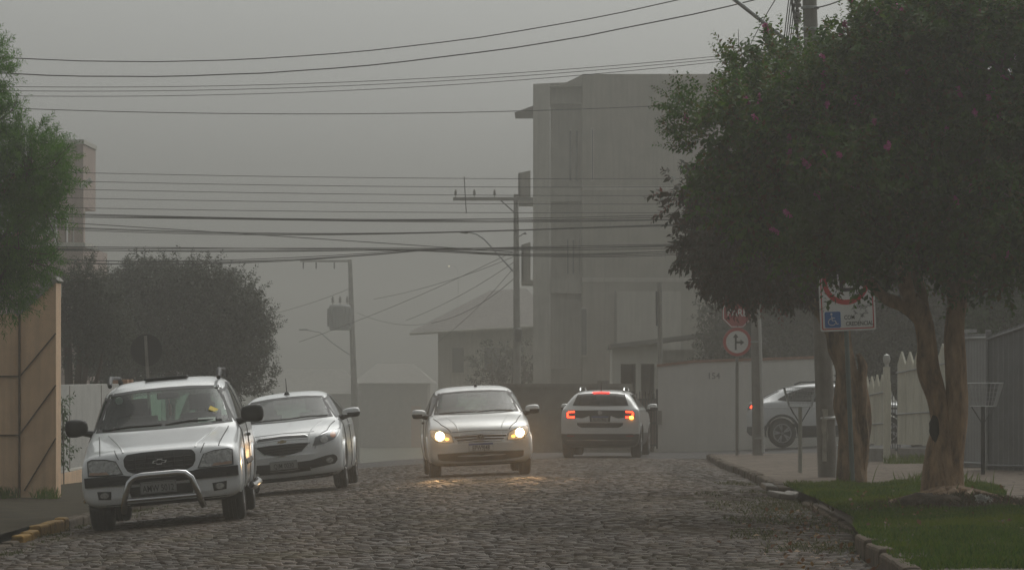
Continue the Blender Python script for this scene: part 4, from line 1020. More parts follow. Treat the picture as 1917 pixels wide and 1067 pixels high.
for sd in ('right', 'left'):
    c.window('side_window', [(-.3, 1.39), (.36, 1.44)], [(-.88, 1.10), (.36, 1.10)], sd, MAT['glass_tint'], .03)
    c.window('side_window', [(.44, 1.44), (1.3, 1.41)], [(.44, 1.10), (1.55, 1.12)], sd, MAT['glass_tint'], .03)
    sg = 1 if sd == 'right' else -1
    mb = MB(); x = sg * .49; mb.tube([(x, -.1, 1.50), (x, .02, 1.555), (x, .2, 1.565), (x, 1.3, 1.555), (x, 1.42, 1.545), (x, 1.52, 1.485)], [.022, .02, .018, .018, .02, .026], 8); mb.build('roof_rail', MAT['chrome'], c.root, True)
TAIL = EM('tail_lamp', (1.0, .035, .012), 9.0); TAILO = EM('indicator_lamp', (1.0, .33, .02), 26.0); BRK = EM('brake_lamp', (1.0, .02, .015), 8.0)
c.patch('rear_band', MAT['plastic'], [(-.57, 1.055), (0, 1.065), (.57, 1.055)], [(-.57, .90), (-.40, .88), (-.24, .935), (.24, .935), (.40, .88), (.57, .90)], 'rear', off=.006, nu=28, nv=4)
for mir in (False, True):
    hl = c.patch('tail_light', MAT['tail_red'], [(.555, 1.06), (.70, 1.055), (.765, 1.0)], [(.555, .875), (.70, .875), (.775, .90)], 'rear', off=.008, mirror=mir, nu=12)
    c.patch('lamp_strip', TAIL, [(.57, 1.045), (.68, 1.04), (.72, 1.03)], [(.57, 1.01), (.67, 1.008), (.71, 1.0)], 'rear', off=.014, thick=.006, nu=8, nv=2, parent=hl, mirror=mir)
    c.patch('lamp_strip', TAIL, [(.57, .925), (.70, .92)], [(.57, .885), (.70, .885)], 'rear', off=.014, thick=.006, nu=8, nv=2, parent=hl, mirror=mir)
    c.patch('lamp_strip', TAIL, [(.71, 1.03), (.75, 1.0)], [(.70, .888), (.745, .90)], 'rear', off=.015, thick=.006, nu=4, nv=4, parent=hl, mirror=mir)
    c.patch('reflector', MAT['tail_red'], [(.58, .50), (.74, .505)], [(.58, .475), (.74, .48)], 'rear', off=.01, nu=6, nv=2, mirror=mir)
# local -x is the car's right once it is turned round
t, b_ = ellipse(-.70, .90, .045, .035); c.patch('indicator', TAILO, t, b_, 'rear', off=.022, thick=.006, nu=10, nv=4)
c.patch('high_brake_light', BRK, [(-.185, 1.462), (0, 1.468), (.185, 1.462)], [(-.185, 1.43), (0, 1.436), (.185, 1.43)], 'rear', off=.02, thick=.03, nu=10, nv=2)
c.patch('tailgate_recess_shade', MAT['plastic'], [(-.52, .775), (.52, .775)], [(-.50, .72), (-.42, .675), (.42, .675), (.50, .72)], 'rear', off=.005, nu=20, nv=3)  # no real depth here: the dark colour stands for recess shade
c.patch('tailgate_trim', MAT['chrome'], [(-.52, .79), (.52, .79)], [(-.52, .778), (.52, .778)], 'rear', off=.01, nu=16, nv=2)
c.patch('bumper_guard', MAT['chrome'], [(-.74, .40), (0, .405), (.74, .40)], [(-.74, .385), (0, .39), (.74, .385)], 'rear', off=.015, nu=24, nv=2)
c.patch('number_recess_shade', MAT['plastic'], [(-.24, .945), (.24, .945)], [(-.22, .80), (.22, .80)], 'rear', off=.004, nu=8, nv=3)  # surface patch with the shade of a plate recess put into its colour
c.plate('RLW7B62', (0, .865), (.38, .125), 'rear', mat='plate_grey', strip='plate_blue', off=.02)
p = c.hit('rear', 0, 1.005, .02)
mb = MB(); mb.lathe([(.05, .004), (.05, -.006), (.042, -.006), (.042, .004)], 'y', (0, 0, 0), 20)
for a, b_ in (((-.02, .036), (0, .004)), ((.02, .036), (0, .004)), ((-.036, .016), (-.018, -.036)), ((-.018, -.036), (0, -.005)), ((0, -.005), (.018, -.036)), ((.018, -.036), (.036, .016))): mb.tube([(a[0], .0, a[1]), (b_[0], .0, b_[1])], .006, 5)
e1 = mb.build('emblem', MAT['chrome'], c.root); e1.location = p
c.mirror_pair(.99, -.68, 1.10, (.19, .12, .14), MAT['paint_silver'], .80, MAT['plastic'])
mb = MB(); mb.box((-1.075, -.66, 1.105), (.03, .05, .05), 0, 0, .3); mb.build('mirror_indicator', TAILO, c.root, bevel=.01)
mb = MB(); p = c.hit('top', .02, 1.42, 0); mb.tube([p, p + Vector((0, .03, .19))], [.012, .006], 6); mb.build('aerial', MAT['plastic'], c.root, True)
c.interior(-.75, .1, 1.0, .5, 1.05, .72, 1.38)
c.wheels(-1.30, 1.35, .335, .23, 1.53, .2, 5, lip='dark')
c.finish()
A = R(5.0); RY = math.pi - A; x, y = XP(1123, 95), 95.0     # tail point
hx, hy = math.sin(A), math.cos(A)
c.place(x + hx * 2.1, y + hy * 2.1, RY, G(x, 97) + .0, 0, 0)

# ---- 5: crossover passing on the cross street
c = Car('crossing_car', 'pale sloping roof crossover on the cross street behind the slim pole', [
    (-2.13, .42, .72, .58, .66, .66, .03, .2), (-2.10, .30, .83, .74, .75, .84, .03, .24), (-1.95, .24, .87, .86, .78, .94, .04, .2), (-1.5, .22, .88, .93, .80, 1.0, .05, .1),
    (-1.05, .22, .88, .97, .77, 1.05, .05, .1), (-.65, .22, .88, 1.0, .68, 1.25, .05, .1), (-.2, .22, .88, 1.01, .60, 1.43, .055, .06), (.15, .22, .88, 1.02, .58, 1.475, .06, 0),
    (.7, .22, .88, 1.03, .565, 1.465, .06, 0), (1.2, .22, .88, 1.035, .545, 1.39, .06, -.02), (1.6, .24, .88, 1.035, .54, 1.24, .06, -.05), (1.88, .26, .88, 1.03, .60, 1.10, .05, -.07),
    (2.02, .27, .87, .98, .66, 1.05, .03, -.1), (2.09, .29, .86, .80, .72, .98, .04, -.11), (2.13, .36, .82, .62, .72, .80, .04, -.12)],
    MAT['paint_white'], dark_z=.50)
for sd in ('right', 'left'):
    c.window('side_window', [(-.25, 1.34), (.0, 1.375), (.38, 1.385)], [(-.85, 1.05), (.0, 1.04), (.38, 1.04)], sd, MAT['glass_tint'], .025)
    c.window('side_window', [(.44, 1.385), (.75, 1.36), (1.10, 1.26), (1.36, 1.12)], [(.44, 1.04), (.9, 1.05), (1.2, 1.07), (1.38, 1.10)], sd, MAT['glass_tint'], .025)
    c.line('door_seam', [(.41, 1.02), (.41, .5)], sd, MAT['ink']); c.line('door_seam', [(-.83, 1.0), (-.80, .5)], sd, MAT['ink']); c.line('door_seam', [(1.12, 1.0), (1.0, .75)], sd, MAT['ink'])
    c.line('side_crease', [(-1.6, .88), (1.7, .93)], sd, c.paint, .03, -.008)
    for yy in (.22, 1.0):
        mb = MB(); p = c.hit(sd, yy, .93, .02); mb.box(p, (.04, .17, .035)); mb.build('door_handle', c.paint, c.root, bevel=.01)
c.window('rear_window', [(-.47, 1.30), (0, 1.32), (.47, 1.30)], [(-.56, 1.115), (0, 1.11), (.56, 1.115)], 'rear', MAT['glass_tint'], .025)
c.window('windscreen', [(-.5, 1.39), (0, 1.41), (.5, 1.39)], [(-.70, 1.07), (0, 1.06), (.70, 1.07)], 'front', MAT['glass_dark'], .03)
c.patch('rear_band', MAT['plastic'], [(-.60, 1.0), (.60, 1.0)], [(-.60, .88), (.60, .88)], 'rear', off=.006, nu=20, nv=3)
for mir in (False, True):
    hl = c.patch('tail_light', MAT['tail_red'], [(.45, 1.0), (.80, .99)], [(.45, .90), (.80, .90)], 'rear', off=.012, nu=10, nv=3, mirror=mir)
    c.patch('lamp_strip', TAIL, [(.62, .985), (.80, .98)], [(.62, .925), (.80, .92)], 'rear', off=.02, thick=.02, nu=8, nv=3, parent=hl, mirror=mir)
for sd in ('right', 'left'): c.patch('tail_light_end', MAT['tail_red'], [(1.75, .985), (2.0, .99)], [(1.80, .90), (2.0, .90)], sd, off=.008, nu=6, nv=3)
c.patch('tail_spoiler', c.paint, [(-.62, 1.075), (.62, 1.075)], [(-.62, 1.035), (.62, 1.035)], 'rear', off=.06, thick=.14, nu=14, nv=2)
c.mirror_pair(.99, -.68, 1.08, (.19, .12, .14), MAT['paint_silver'], .80, MAT['plastic'])
for sg in (-1, 1):
    mb = MB(); x = sg * .50; mb.tube([(x, -.1, 1.46), (x, .0, 1.50), (x, .8, 1.495), (x, .95, 1.44)], .016, 8); mb.build('roof_rail', MAT['plastic'], c.root, True)
c.interior(-.75, .1, .95, .5, 1.0, .72, 1.30)
c.wheels(-1.285, 1.28, .335, .22, 1.56, .22, 5, lip='dark')
c.finish()
Yn = 103.0; cx_ = XP(1467.7, Yn) + 1.28
c.place(cx_, Yn + .88, R(88), ZP(836, Yn), 0, -R(1.2)); c.root.scale = (1, 1, 1.05)
# ------------------------------------------------------------------ signs, poles, baskets
Ys = 53.4
sg = thing('parking_sign', 'white no parking sign with blue wheelchair panel on a green post by the rough trunk', 'sign', (XP(1597, Ys), Ys, SWR(3.8, Ys)), (0, R(-2.4), R(3)))
bz = ZP(619, Ys) - sg.location.z; bw, bh = .70, .96; bx = XP(1588, Ys) - sg.location.x + .08
mb = MB(); mb.tube([(0, .03, -.2), (.0, .03, bz + bh - .05)], .03, 12); mb.build('post', M('post_green', (.10, .13, .12), .5, .2, 5), sg, True)
def rrect(w, h, r, n=6):
    P = []
    for cx_, cz_, a0 in ((w / 2 - r, h / 2 - r, 0), (-w / 2 + r, h / 2 - r, 90), (-w / 2 + r, -h / 2 + r, 180), (w / 2 - r, -h / 2 + r, 270)):
        P += [(cx_ + r * math.cos(R(a0 + 90 * i / n)), cz_ + r * math.sin(R(a0 + 90 * i / n))) for i in range(n + 1)]
    return P
bd = MB(); bd.prism(rrect(bw, bh, .03), -.004, 0.0); bd = bd.build('board', MAT['sign_white'], sg); bd.location = (bx, -.01, bz + bh / 2); bd.rotation_euler = (0, 0, 0)
def ringpoly(mb, o, i, y0, y1):
    n = len(o); vs = [(p[0], y, p[1]) for y in (y0, y1) for p in o] + [(p[0], y, p[1]) for y in (y0, y1) for p in i]
    fs = []
    for k in range(n):
        k2 = (k + 1) % n; fs += [(k, k2, 2 * n + k2, 2 * n + k), (n + k, n + k2, k2, k), (3 * n + k, 3 * n + k2, n + k2, n + k), (2 * n + k, 2 * n + k2, 3 * n + k2, 3 * n + k)]
    return mb.add(vs, fs)
def circ(cx_, cz_, r, n=40): return [(cx_ + r * math.cos(2 * math.pi * i / n), cz_ + r * math.sin(2 * math.pi * i / n)) for i in range(n)]
mb = ringpoly(MB(), rrect(bw - .045, bh - .045, .02), rrect(bw - .07, bh - .07, .012), -.007, -.0045); mb.build('border', MAT['sign_red'], bd)
mb = ringpoly(MB(), circ(-.01, .14, .295), circ(-.01, .14, .232), -.007, -.0045); mb.build('ring', MAT['sign_red'], bd)
tb = shift(text_mb('E', .42, .003, 1.0), (-.01, -.007, .14)); tb.build('letter', MAT['ink'], bd)
mb = MB(); mb.prism(rrect(.20, .20, .02), -.0065, -.0045); shift(mb, (-.19, 0, -.335)); bp_ = mb.build('wheelchair_panel', MAT['sign_blue'], bd)
mb = MB()
def stroke(mb, pts, w, y=-.009):
    mb.tube([(p[0] - .19, y, p[1] - .335) for p in pts], w, 6)
mb.lathe([(.0135, -.011), (.0135, -.007)], 'y', (-.205, 0, -.265), 12)
stroke(mb, [(-.012, .048), (-.008, -.012), (.03, -.014), (.052, -.058), (.07, -.05)], .0055); stroke(mb, [(-.01, .022), (.028, .02)], .005)
stroke(mb, [(-.02, .015), (-.045, .0), (-.058, -.028), (-.05, -.055), (-.02, -.07), (.012, -.066), (.035, -.045)], .005); mb.build('wheelchair_symbol', MAT['sign_white'], bd)
for t, x_, z_ in (('COM', .02, -.315), ('CREDENCIAL', .145, -.395)):
    tb = shift(text_mb(t, .073, .003, .80), (x_ if t == 'COM' else .145, -.006, z_)); tb.build('lettering', MAT['ink'], bd)
rs = random.Random(5); mb = MB()
for k in range(26):
    x_, z_ = rs.uniform(.08, .30), rs.uniform(-.34, -.17); pts = [(x_, z_)]
    for q in range(5): pts.append((pts[-1][0] + rs.uniform(-.025, .03), pts[-1][1] + rs.uniform(-.022, .022)))
    if max(abs(p[0]) for p in pts) < .31: mb.tube([(p[0], -.006, p[1]) for p in pts], .0022, 4)
mb.build('scribble', MAT['ink'], bd)

Yp = 90.0
st = thing('stop_sign', 'faded red octagon reading PARE above a round arrow sign on a grey post', 'sign', (XP(1380, Yp), Yp, ZP(846, Yp)))
mb = MB(); mb.tube([(0, .04, -.3), (0, .04, ZP(570, Yp) - st.location.z)], .035, 10); mb.build('post', MAT['concrete_dark'], st, True)
z1 = ZP(586, Yp) - st.location.z; z2 = ZP(640, Yp) - st.location.z
octo = [(.335 * math.cos(R(22.5 + 45 * i)), .335 * math.sin(R(22.5 + 45 * i))) for i in range(8)]
mb = MB(); mb.prism(octo, 0, .006); ob = mb.build('octagon', M('faded_red', (.34, .045, .05), .55, .12, 5), st); ob.location = (.0, 0, z1)
mb = ringpoly(MB(), [(p[0] * .96, p[1] * .96) for p in octo], [(p[0] * .9, p[1] * .9) for p in octo], -.004, -.001); mb.build('border', MAT['sign_white'], ob)
tb = shift(text_mb('PARE', .22, .003, .85), (0, -.003, 0)); tb.build('lettering', MAT['sign_white'], ob)
mb = MB(); mb.prism(circ(0, 0, .30), 0, .006); dk = mb.build('disc', MAT['sign_white'], st); dk.location = (0, 0, z2)
mb = ringpoly(MB(), circ(0, 0, .298), circ(0, 0, .235), -.004, -.001); mb.build('ring', M('ring_red', (.38, .04, .035), .5, .1, 5), dk)
mb = MB(); mb.prism([(-.05, -.17), (-.01, -.17), (-.01, -.03), (.07, -.03), (.07, -.07), (.15, -.01), (.07, .05), (.07, .012), (-.01, .012), (-.01, .09), (.03, .09), (-.03, .18), (-.09, .09), (-.05, .09)], -.004, -.001); mb.build('arrow', MAT['ink'], dk)

Yb = 76.0
rs_ = thing('round_sign', 'dark back of a round sign on a leaning grey post behind the bull bar car', 'sign', (XP(288, Yb), Yb, SWL(-7.1, Yb)), (0, R(-3.2), 0))
mb = MB(); mb.tube([(0, -.04, -.1), (0, -.04, ZP(628, Yb) - rs_.location.z)], .028, 10); mb.build('post', MAT['concrete'], rs_, True)
mb = MB(); mb.prism(circ(0, 0, .285), 0, .006); dk = mb.build('disc', MAT['sign_back'], rs_); dk.location = (.0, 0, ZP(655, Yb) - rs_.location.z)
mb = ringpoly(MB(), circ(0, 0, .285), circ(0, 0, .272), -.012, 0); mb.build('rim', MAT['sign_back'], dk)

def basket(label, px, py_base, Y, ptop, pmid, w0, w1, pmat):
    g_ = SWR(XP(px, Y), Y); r_ = thing('litter_basket', label, 'litter basket', (XP(px, Y), Y, g_)); z1 = ZP(ptop, Y) - g_; z0 = ZP(pmid, Y) - g_
    mb = MB(); mb.tube([(0, 0, -.1), (0, 0, z0)], .03, 10); mb.build('post', pmat, r_, True)
    mb = MB(); d0, d1 = .17, .24
    c0 = [(-w0, -d0, z0), (w0, -d0, z0), (w0, d0, z0), (-w0, d0, z0)]; c1 = [(-w1, -d1, z1), (w1, -d1, z1), (w1, d1, z1), (-w1, d1, z1)]
    for c_ in (c0, c1):
        for i in range(4): mb.tube([c_[i], c_[(i + 1) % 4]], .0065, 6)
    for i in range(4):
        mb.tube([c0[i], c1[i]], .0065, 6); a, b_ = Vector(c0[i]), Vector(c0[(i + 1) % 4]); p, q = Vector(c1[i]), Vector(c1[(i + 1) % 4])
        for k in range(1, 9): mb.tube([a.lerp(b_, k / 9), p.lerp(q, k / 9)], .0035, 4)
        for k in range(1, 5): mb.tube([a.lerp(p, k / 5), b_.lerp(q, k / 5)], .0035, 4)
    for k in range(1, 6): mb.tube([Vector(c0[0]).lerp(Vector(c0[1]), k / 6), Vector(c0[3]).lerp(Vector(c0[2]), k / 6)], .0035, 4)
    mb.build('wire_cage', MAT['galvan'], r_)
    mb = MB()
    for sx in (-1, 1): mb.tube([(0, 0, z0 - .26), (sx * w0 * .95, 0, z0)], .008, 6)
    mb.build('brace', MAT['metal_dark'], r_)
    return r_
basket('wire litter basket on a pale post near the slim leaning pole', 1498, 880, 63.0, 725, 761, .16, .24, M('post_pale', (.30, .30, .26), .6, .2, 6))
basket('wire litter basket on a thin dark post before the sheet metal fence', 1840, 885, 59.6, 717, 760, .17, .26, MAT['metal_dark'])
sp = thing('short_post', 'short white painted post at the foot of the concrete pole', 'post', (XP(1567, 59), 58.8, SWR(3.9, 59)))
mb = MB(); mb.box((0, 0, .2), (.055, .055, .45), 0, 0, .03); mb.lathe([(.03, .42), (.03, .44), (0, .455)], n=8); mb.build('stake', MAT['sign_white'], sp, bevel=.006)

def insulator(parent, p, mat=None):
    mb = MB(); mb.lathe([(.015, 0), (.015, .08), (.05, .09), (.055, .13), (.03, .15), (.05, .17), (.05, .21), (.025, .24), (.035, .27), (0, .29)], n=12); o = mb.build('insulator', mat or MAT['concrete_dark'], parent, True); o.location = p; return o
# near concrete pole behind the big tree
Yq = 59.0; b0 = at(1551, 893, Yq); b0.z = SWR(b0.x, Yq) - .1
p1 = thing('utility_pole', 'stout concrete pole rising behind the flowering tree with a lamp arm near its top', 'pole', b0)
top = at(1508, -190, Yq) - b0
mb = MB(); mb.tube([(0, 0, -.2), top * .5, top], [.135, .115, .09], 16); mb.build('shaft', MAT['concrete'], p1, True)
for pys in (15, 55):
    q = at(1516 + pys * .03, pys, Yq) - b0; mb = MB(); mb.lathe([(.118, -.02), (.128, -.015), (.128, .015), (.118, .02)], 'z', q, 18); mb.build('strap', MAT['galvan'], p1, True)
q = at(1548, 782, Yq) - b0; mb = MB(); mb.lathe([(.13, -.02), (.142, -.012), (.142, .012), (.13, .02)], 'z', q, 18); mb.build('strap', MAT['sign_white'], p1, True)
mb = MB(); V = []
rs = random.Random(3)
for k in range(9): V.append((-.075 + rs.uniform(-.015, .015), -.128 + .0, .22 + k * .09))
L_ = [(v[0] - .03 - rs.uniform(0, .012), v[2]) for v in V]; Rr_ = [(v[0] + .03 + rs.uniform(0, .02), v[2]) for v in V]; mb.prism(L_ + Rr_[::-1], -.142, -.134); o = mb.build('torn_poster', M('old_paper', (.38, .36, .31), .8, .3, 8), p1); o.location = (.02, .012, .1)
a = at(1519, 112, Yq) - b0; b_ = at(1378, 2, Yq) - b0; c_ = at(1290, -62, Yq) - b0
mb = MB(); mb.tube([a, b_, c_ + Vector((0, -.3, 0))], [.032, .03, .028], 10); arm = mb.build('lamp_arm', MAT['galvan'], p1, True)
mb = MB(); mb.box(c_ + Vector((-.2, -.3, -.02)), (.55, .22, .12), 0, 0, .2); mb.build('lamp_head', MAT['galvan'], p1, bevel=.03)
mb = MB(); mb.tube([at(1475, -40, Yq - .3) - b0, at(1495, 75, Yq - .3) - b0], .02, 6); mb.build('cable_rack', MAT['metal_dark'], p1)
for py in (12, 42, -20): insulator(p1, at(1493, py + 14, Yq - .33) - b0)
mb = MB()
for k in range(5):
    x0 = 1472 + k * 4; mb.tube([at(x0 + 12, -60, Yq - .4) - b0, at(x0 + 2, 20, Yq - .45) - b0, at(x0 - 6, 90, Yq - .45) - b0, at(x0 - 8, 190, Yq - .4) - b0], .008, 5)
mb.build('down_cables', MAT['wire'], p1, True)
mb = MB(); mb.box(at(1500, -150, Yq) - b0 + Vector((0, -.15, 0)), (1.9, .09, .11)); mb.build('crossarm', MAT['concrete'], p1)

# slim pole with a white pipe on the corner
Yq = 90.0; b0 = at(1419, 845, Yq); b0.z = ZP(848, Yq)
p2 = thing('utility_pole', 'slim leaning concrete pole with a white pipe beside the round arrow sign', 'pole', b0)
top = at(1407, 112, Yq) - b0; mb = MB(); mb.tube([(0, 0, -.3), top * .5, top], [.115, .10, .085], 14); mb.build('shaft', MAT['concrete_dark'], p2, True)
a = at(1429, 846, Yq - .15) - b0; b_ = at(1422, 598, Yq - .15) - b0; mb = MB(); mb.tube([a, b_], .034, 10); mb.build('conduit_pipe', M('pipe_white', (.42, .42, .40), .5, .1), p2, True)
for py in (640, 820): 
    mb = MB(); mb.lathe([(.112, -.015), (.122, -.01), (.122, .01), (.112, .015)], 'z', at(1415 + (py - 600) * .02, py, Yq) - b0, 14); mb.build('strap', MAT['galvan'], p2, True)
mb = MB(); mb.box(at(1432, 150, Yq) - b0 + Vector((0, -.14, 0)), (1.0, .09, .11)); mb.build('crossarm', MAT['concrete_dark'], p2)
for px in (1412, 1432, 1452): insulator(p2, at(px, 145, Yq - .14) - b0)
mb = MB(); mb.tube([at(1385, 150, Yq - .2) - b0, at(1382, 55, Yq - .2) - b0], [.012, .006], 6); mb.build('rod', MAT['metal_dark'], p2)

# pole with street lamp in front of the grey block
Yq = 150.0; b0 = at(969, 870, Yq)
p3 = thing('utility_pole', 'dark pole with three insulators and curved lamp arm left of the tall grey block', 'pole', b0)
top = at(966, 364, Yq) - b0; mb = MB(); mb.tube([(0, 0, -.3), top * .5, top], [.16, .125, .085], 14); mb.build('shaft', MAT['concrete_dark'], p3, True)
mb = MB(); mb.box(at(923, 373, Yq) - b0 + Vector((0, -.13, 0)), (2.80, .12, .12)); mb.build('crossarm', MAT['concrete_dark'], p3)
mb = MB(); mb.tube([at(938, 376, Yq) - b0 + Vector((0, -.13, 0)), at(963, 398, Yq) - b0], .022, 6); mb.build('brace', MAT['metal_dark'], p3)
for px in (853, 888, 926): insulator(p3, at(px, 370, Yq - .13) - b0)
mb = MB(); mb.tube([at(873, 400, Yq - .2) - b0, at(869, 331, Yq - .2) - b0], .018, 6); mb.build('rod', MAT['metal_dark'], p3)
mb = MB(); mb.tube([at(961, 508, Yq) - b0, at(925, 468, Yq) - b0, at(907, 448, Yq) - b0, at(892, 438, Yq) - b0, at(872, 434, Yq) - b0], [.035, .033, .032, .03, .03], 8); mb.build('lamp_arm', MAT['metal_grey'], p3, True)
mb = MB(); mb.lathe([(0, 0), (.05, .02), (.09, .2), (.08, .3), (0, .34)], 'x', (0, 0, 0), 12); o = mb.build('lamp_head', MAT['metal_dark'], p3, True); o.location = at(872, 435, Yq) - b0 - Vector((.22, 0, 0)); o.scale = (1, 1, .6)
mb = MB(); mb.lathe([(.09, 0), (.13, .1), (.15, .3), (.13, .45), (0, .5)], 'z', at(970, 640, Yq) - b0 - Vector((0, .2, 0)), 10); mb.build('junction_box', MAT['metal_dark'], p3, True)
mb = MB(); mb.tube([at(968, 445, Yq) - b0, at(983, 436, Yq) - b0], .02, 6); mb.lathe([(.05, -.04), (.06, 0), (0, .06)], 'z', at(983, 437, Yq) - b0, 8); mb.build('side_bracket', MAT['metal_dark'], p3)

# transformer pole, deep in the fog
Yq = 235.0; b0 = at(668, 872, Yq)
p4 = thing('utility_pole', 'faint pole carrying a barrel transformer deep in the fog', 'pole', b0)
top = at(655, 486, Yq) - b0; mb = MB(); mb.tube([(0, 0, -.3), top * .5, top], [.22, .17, .12], 14); mb.build('shaft', MAT['concrete_dark'], p4, True)
mb = MB(); mb.box(at(608, 489, Yq) - b0 + Vector((0, -.15, 0)), (2.7, .12, .12)); mb.build('crossarm', MAT['concrete_dark'], p4)
for px in (568, 592, 626):
    mb = MB(); mb.lathe([(.02, 0), (.05, -.05), (.04, -.2), (.05, -.3), (0, -.4)], 'z', (0, 0, 0), 8); o = mb.build('insulator', MAT['metal_dark'], p4, True); o.location = at(px, 491, Yq - .15) - b0
q = at(637, 618, Yq) - b0 + Vector((0, -.2, 0)); mb = MB()
mb.lathe([(.52, 0), (.60, .05), (.60, 1.3), (.54, 1.38), (0, 1.42)], 'z', q, 20)
for k in range(12):
    a = math.pi * 2 * k / 12; mb.box(q + Vector((.64 * math.cos(a), .64 * math.sin(a), .7)), (.14, .03, 1.0), a)
mb.build('transformer', MAT['metal_grey'], p4)
for dx in (-.4, 0, .4): insulator(p4, q + Vector((dx, 0, 1.36))).scale = (1.6, 1.6, 1.8)
mb = MB(); mb.tube([at(661, 668, Yq) - b0, at(620, 640, Yq) - b0, at(600, 622, Yq) - b0, at(572, 617, Yq) - b0], [.04, .035, .035, .03], 8); mb.build('lamp_arm', MAT['metal_grey'], p4, True)
mb = MB(); mb.box(at(568, 617, Yq) - b0, (.5, .2, .1)); mb.build('lamp_head', MAT['metal_grey'], p4, bevel=.03)

# slender post behind the white wall
Yq = 112.0; b0 = at(1237, 850, Yq); pp = thing('street_post', 'slender dark post standing behind the left end of the white wall', 'post', b0)
mb = MB(); mb.tube([(0, 0, 0), at(1235, 528, Yq) - b0], [.075, .06], 10); mb.build('shaft', MAT['concrete_dark'], pp, True)
mb = MB(); mb.tube([at(1229, 545, Yq - .1) - b0, at(1230, 610, Yq - .1) - b0], .03, 6); mb.build('cable_box', MAT['metal_dark'], pp)

# ------------------------------------------------------------------ overhead wires
def wire(label, pts, Y0_, Y1_, r=.008, grp='wires spanning the street', n=26, wob=.0, name='overhead_wire'):
    """pts: three pixels start / middle / end that fix the sag; the cable runs at distances Y0_..Y1_"""
    (x0, y0), (xm, ym), (x1, y1) = pts
    A_ = np.array([[x0 ** 2, x0, 1], [xm ** 2, xm, 1], [x1 ** 2, x1, 1]], float); co = np.linalg.solve(A_, np.array([y0, ym, y1], float))
    P = []
    for i in range(n + 1):
        t = i / n; x = x0 + (x1 - x0) * t; y = co[0] * x * x + co[1] * x + co[2] + random.uniform(-wob, wob); P.append(at(x, y, Y0_ + (Y1_ - Y0_) * t))
    o_ = P[0].copy(); mb = MB(); mb.tube([p - o_ for p in P], r, 6); o = mb.build(name, MAT['wire'], None, True); o.location = o_
    tag(o, label, 'wire', grp); return o
wire('uppermost thin wire curving up to the top edge of the picture', [(-250, 85), (560, 106), (1505, -60)], 63, 58.8, .0075, wob=.5)
wire('second thicker wire curving up to the pole behind the flowering tree', [(-250, 118), (400, 141), (1500, -22)], 63, 58.8, .0085, wob=.8)
for k, (a, b_, c_, d) in enumerate((('highest', 158, 158, 100), ('middle', 166, 164, 105), ('lowest', 175, 172, 110))):
    wire('%s of the three close faint wires under the two upper wires' % a, [(-250, b_ - 2), (600, c_ - 2 + k), (1400, d)], 92, 90, .007)
wire('lone straight wire level with the small eave of the grey block', [(-250, 190), (800, 212), (1400, 190)], 80, 88, .008)
for k, (ya, yb, yc) in enumerate(((318, 333, 334), (334, 349, 349), (350, 364, 366), (367, 380, 382), (386, 397, 398))):
    wire('%s thin wire in the even row above the thick cable bundle' % ('first', 'second', 'third', 'fourth', 'fifth')[k], [(-250, ya - 6), (700, yb), (1402, yc)], 94, 91, .0065, 'evenly spaced wires over the crossing')
def bundle(label, rows, Y0_, Y1_, r, spread):
    parts = []; o_ = None; mb = MB()
    for k in range(spread[0]):
        dx, dz, ph = random.uniform(-1, 1) * spread[1], random.uniform(-1, 1) * spread[1], random.uniform(0, 6)
        P = []
        for i in range(41):
            t = i / 40; x = rows[0][0] + (rows[-1][0] - rows[0][0]) * t; y = float(np.interp(x, [q[0] for q in rows], [q[1] for q in rows]))
            xs = [q[0] for q in rows]
            P.append(at(x, y, Y0_ + (Y1_ - Y0_) * t) + Vector((0, dx + .03 * math.sin(ph + t * 9), dz + spread[2] * math.sin(ph * 2 + t * 7))))
        if o_ is None: o_ = P[0].copy()
        mb.tube([p - o_ for p in P], r, 5)
    o = mb.build('cable_bundle', MAT['wire'], None, True); o.location = o_; tag(o, label, 'cable', 'cable bundles over the crossing'); return o
sm = lambda pts: [(x, float(np.interp(x, [p[0] for p in pts], [p[1] for p in pts]))) for x in range(pts[0][0], pts[-1][0] + 1, 50)]
def quad(x0, y0, xm, ym, x1, y1):
    A_ = np.array([[x0 ** 2, x0, 1], [xm ** 2, xm, 1], [x1 ** 2, x1, 1]], float); co = np.linalg.solve(A_, np.array([y0, ym, y1], float))
    return [(x, co[0] * x * x + co[1] * x + co[2]) for x in np.linspace(x0, x1, 24)]
bundle('upper dark cable bundle crossing at the height of the curved lamp arm', quad(-250, 396, 500, 410, 1405, 404), 94, 90.2, .009, (4, .05, .03))
bundle('thin slack cable bundle just under the upper dark bundle', quad(-250, 416, 600, 433, 1405, 420), 94, 90.2, .0075, (3, .04, .05))
bundle('lower dark cable bundle crossing just above the far pole', quad(-250, 458, 600, 468, 1405, 455), 94, 90.2, .009, (4, .05, .03))
bundle('lowest sagging cable bundle tied up near the middle of the crossing', quad(-250, 462, 420, 491, 790, 468)[:-1] + quad(790, 468, 1050, 478, 1405, 462), 94, 90.2, .008, (4, .04, .03))
wire('single slanting cable crossing between the two bundles at the left', [(-250, 395), (300, 428), (960, 472)], 94, 92, .009)
for k, (x1, y1) in enumerate(((560, 640), (700, 560), (760, 600), (820, 640))):
    wire('%s drop wire fanning down to the left from the lamp pole' % ('longest', 'shallow', 'steep', 'steepest')[k], [(963, 470 + 10 * k), ((963 + x1) / 2, (470 + 10 * k + y1) / 2 + 8), (x1, y1)], 150, 190, .010, 'drop wires at the lamp pole')
wire('slack wire hanging from the transformer pole towards the lamp pole', [(668, 585), (800, 606), (964, 520)], 235, 150, .013)
wire('faint wire running left from the transformer pole', [(300, 610), (500, 590), (655, 540)], 250, 235, .014)
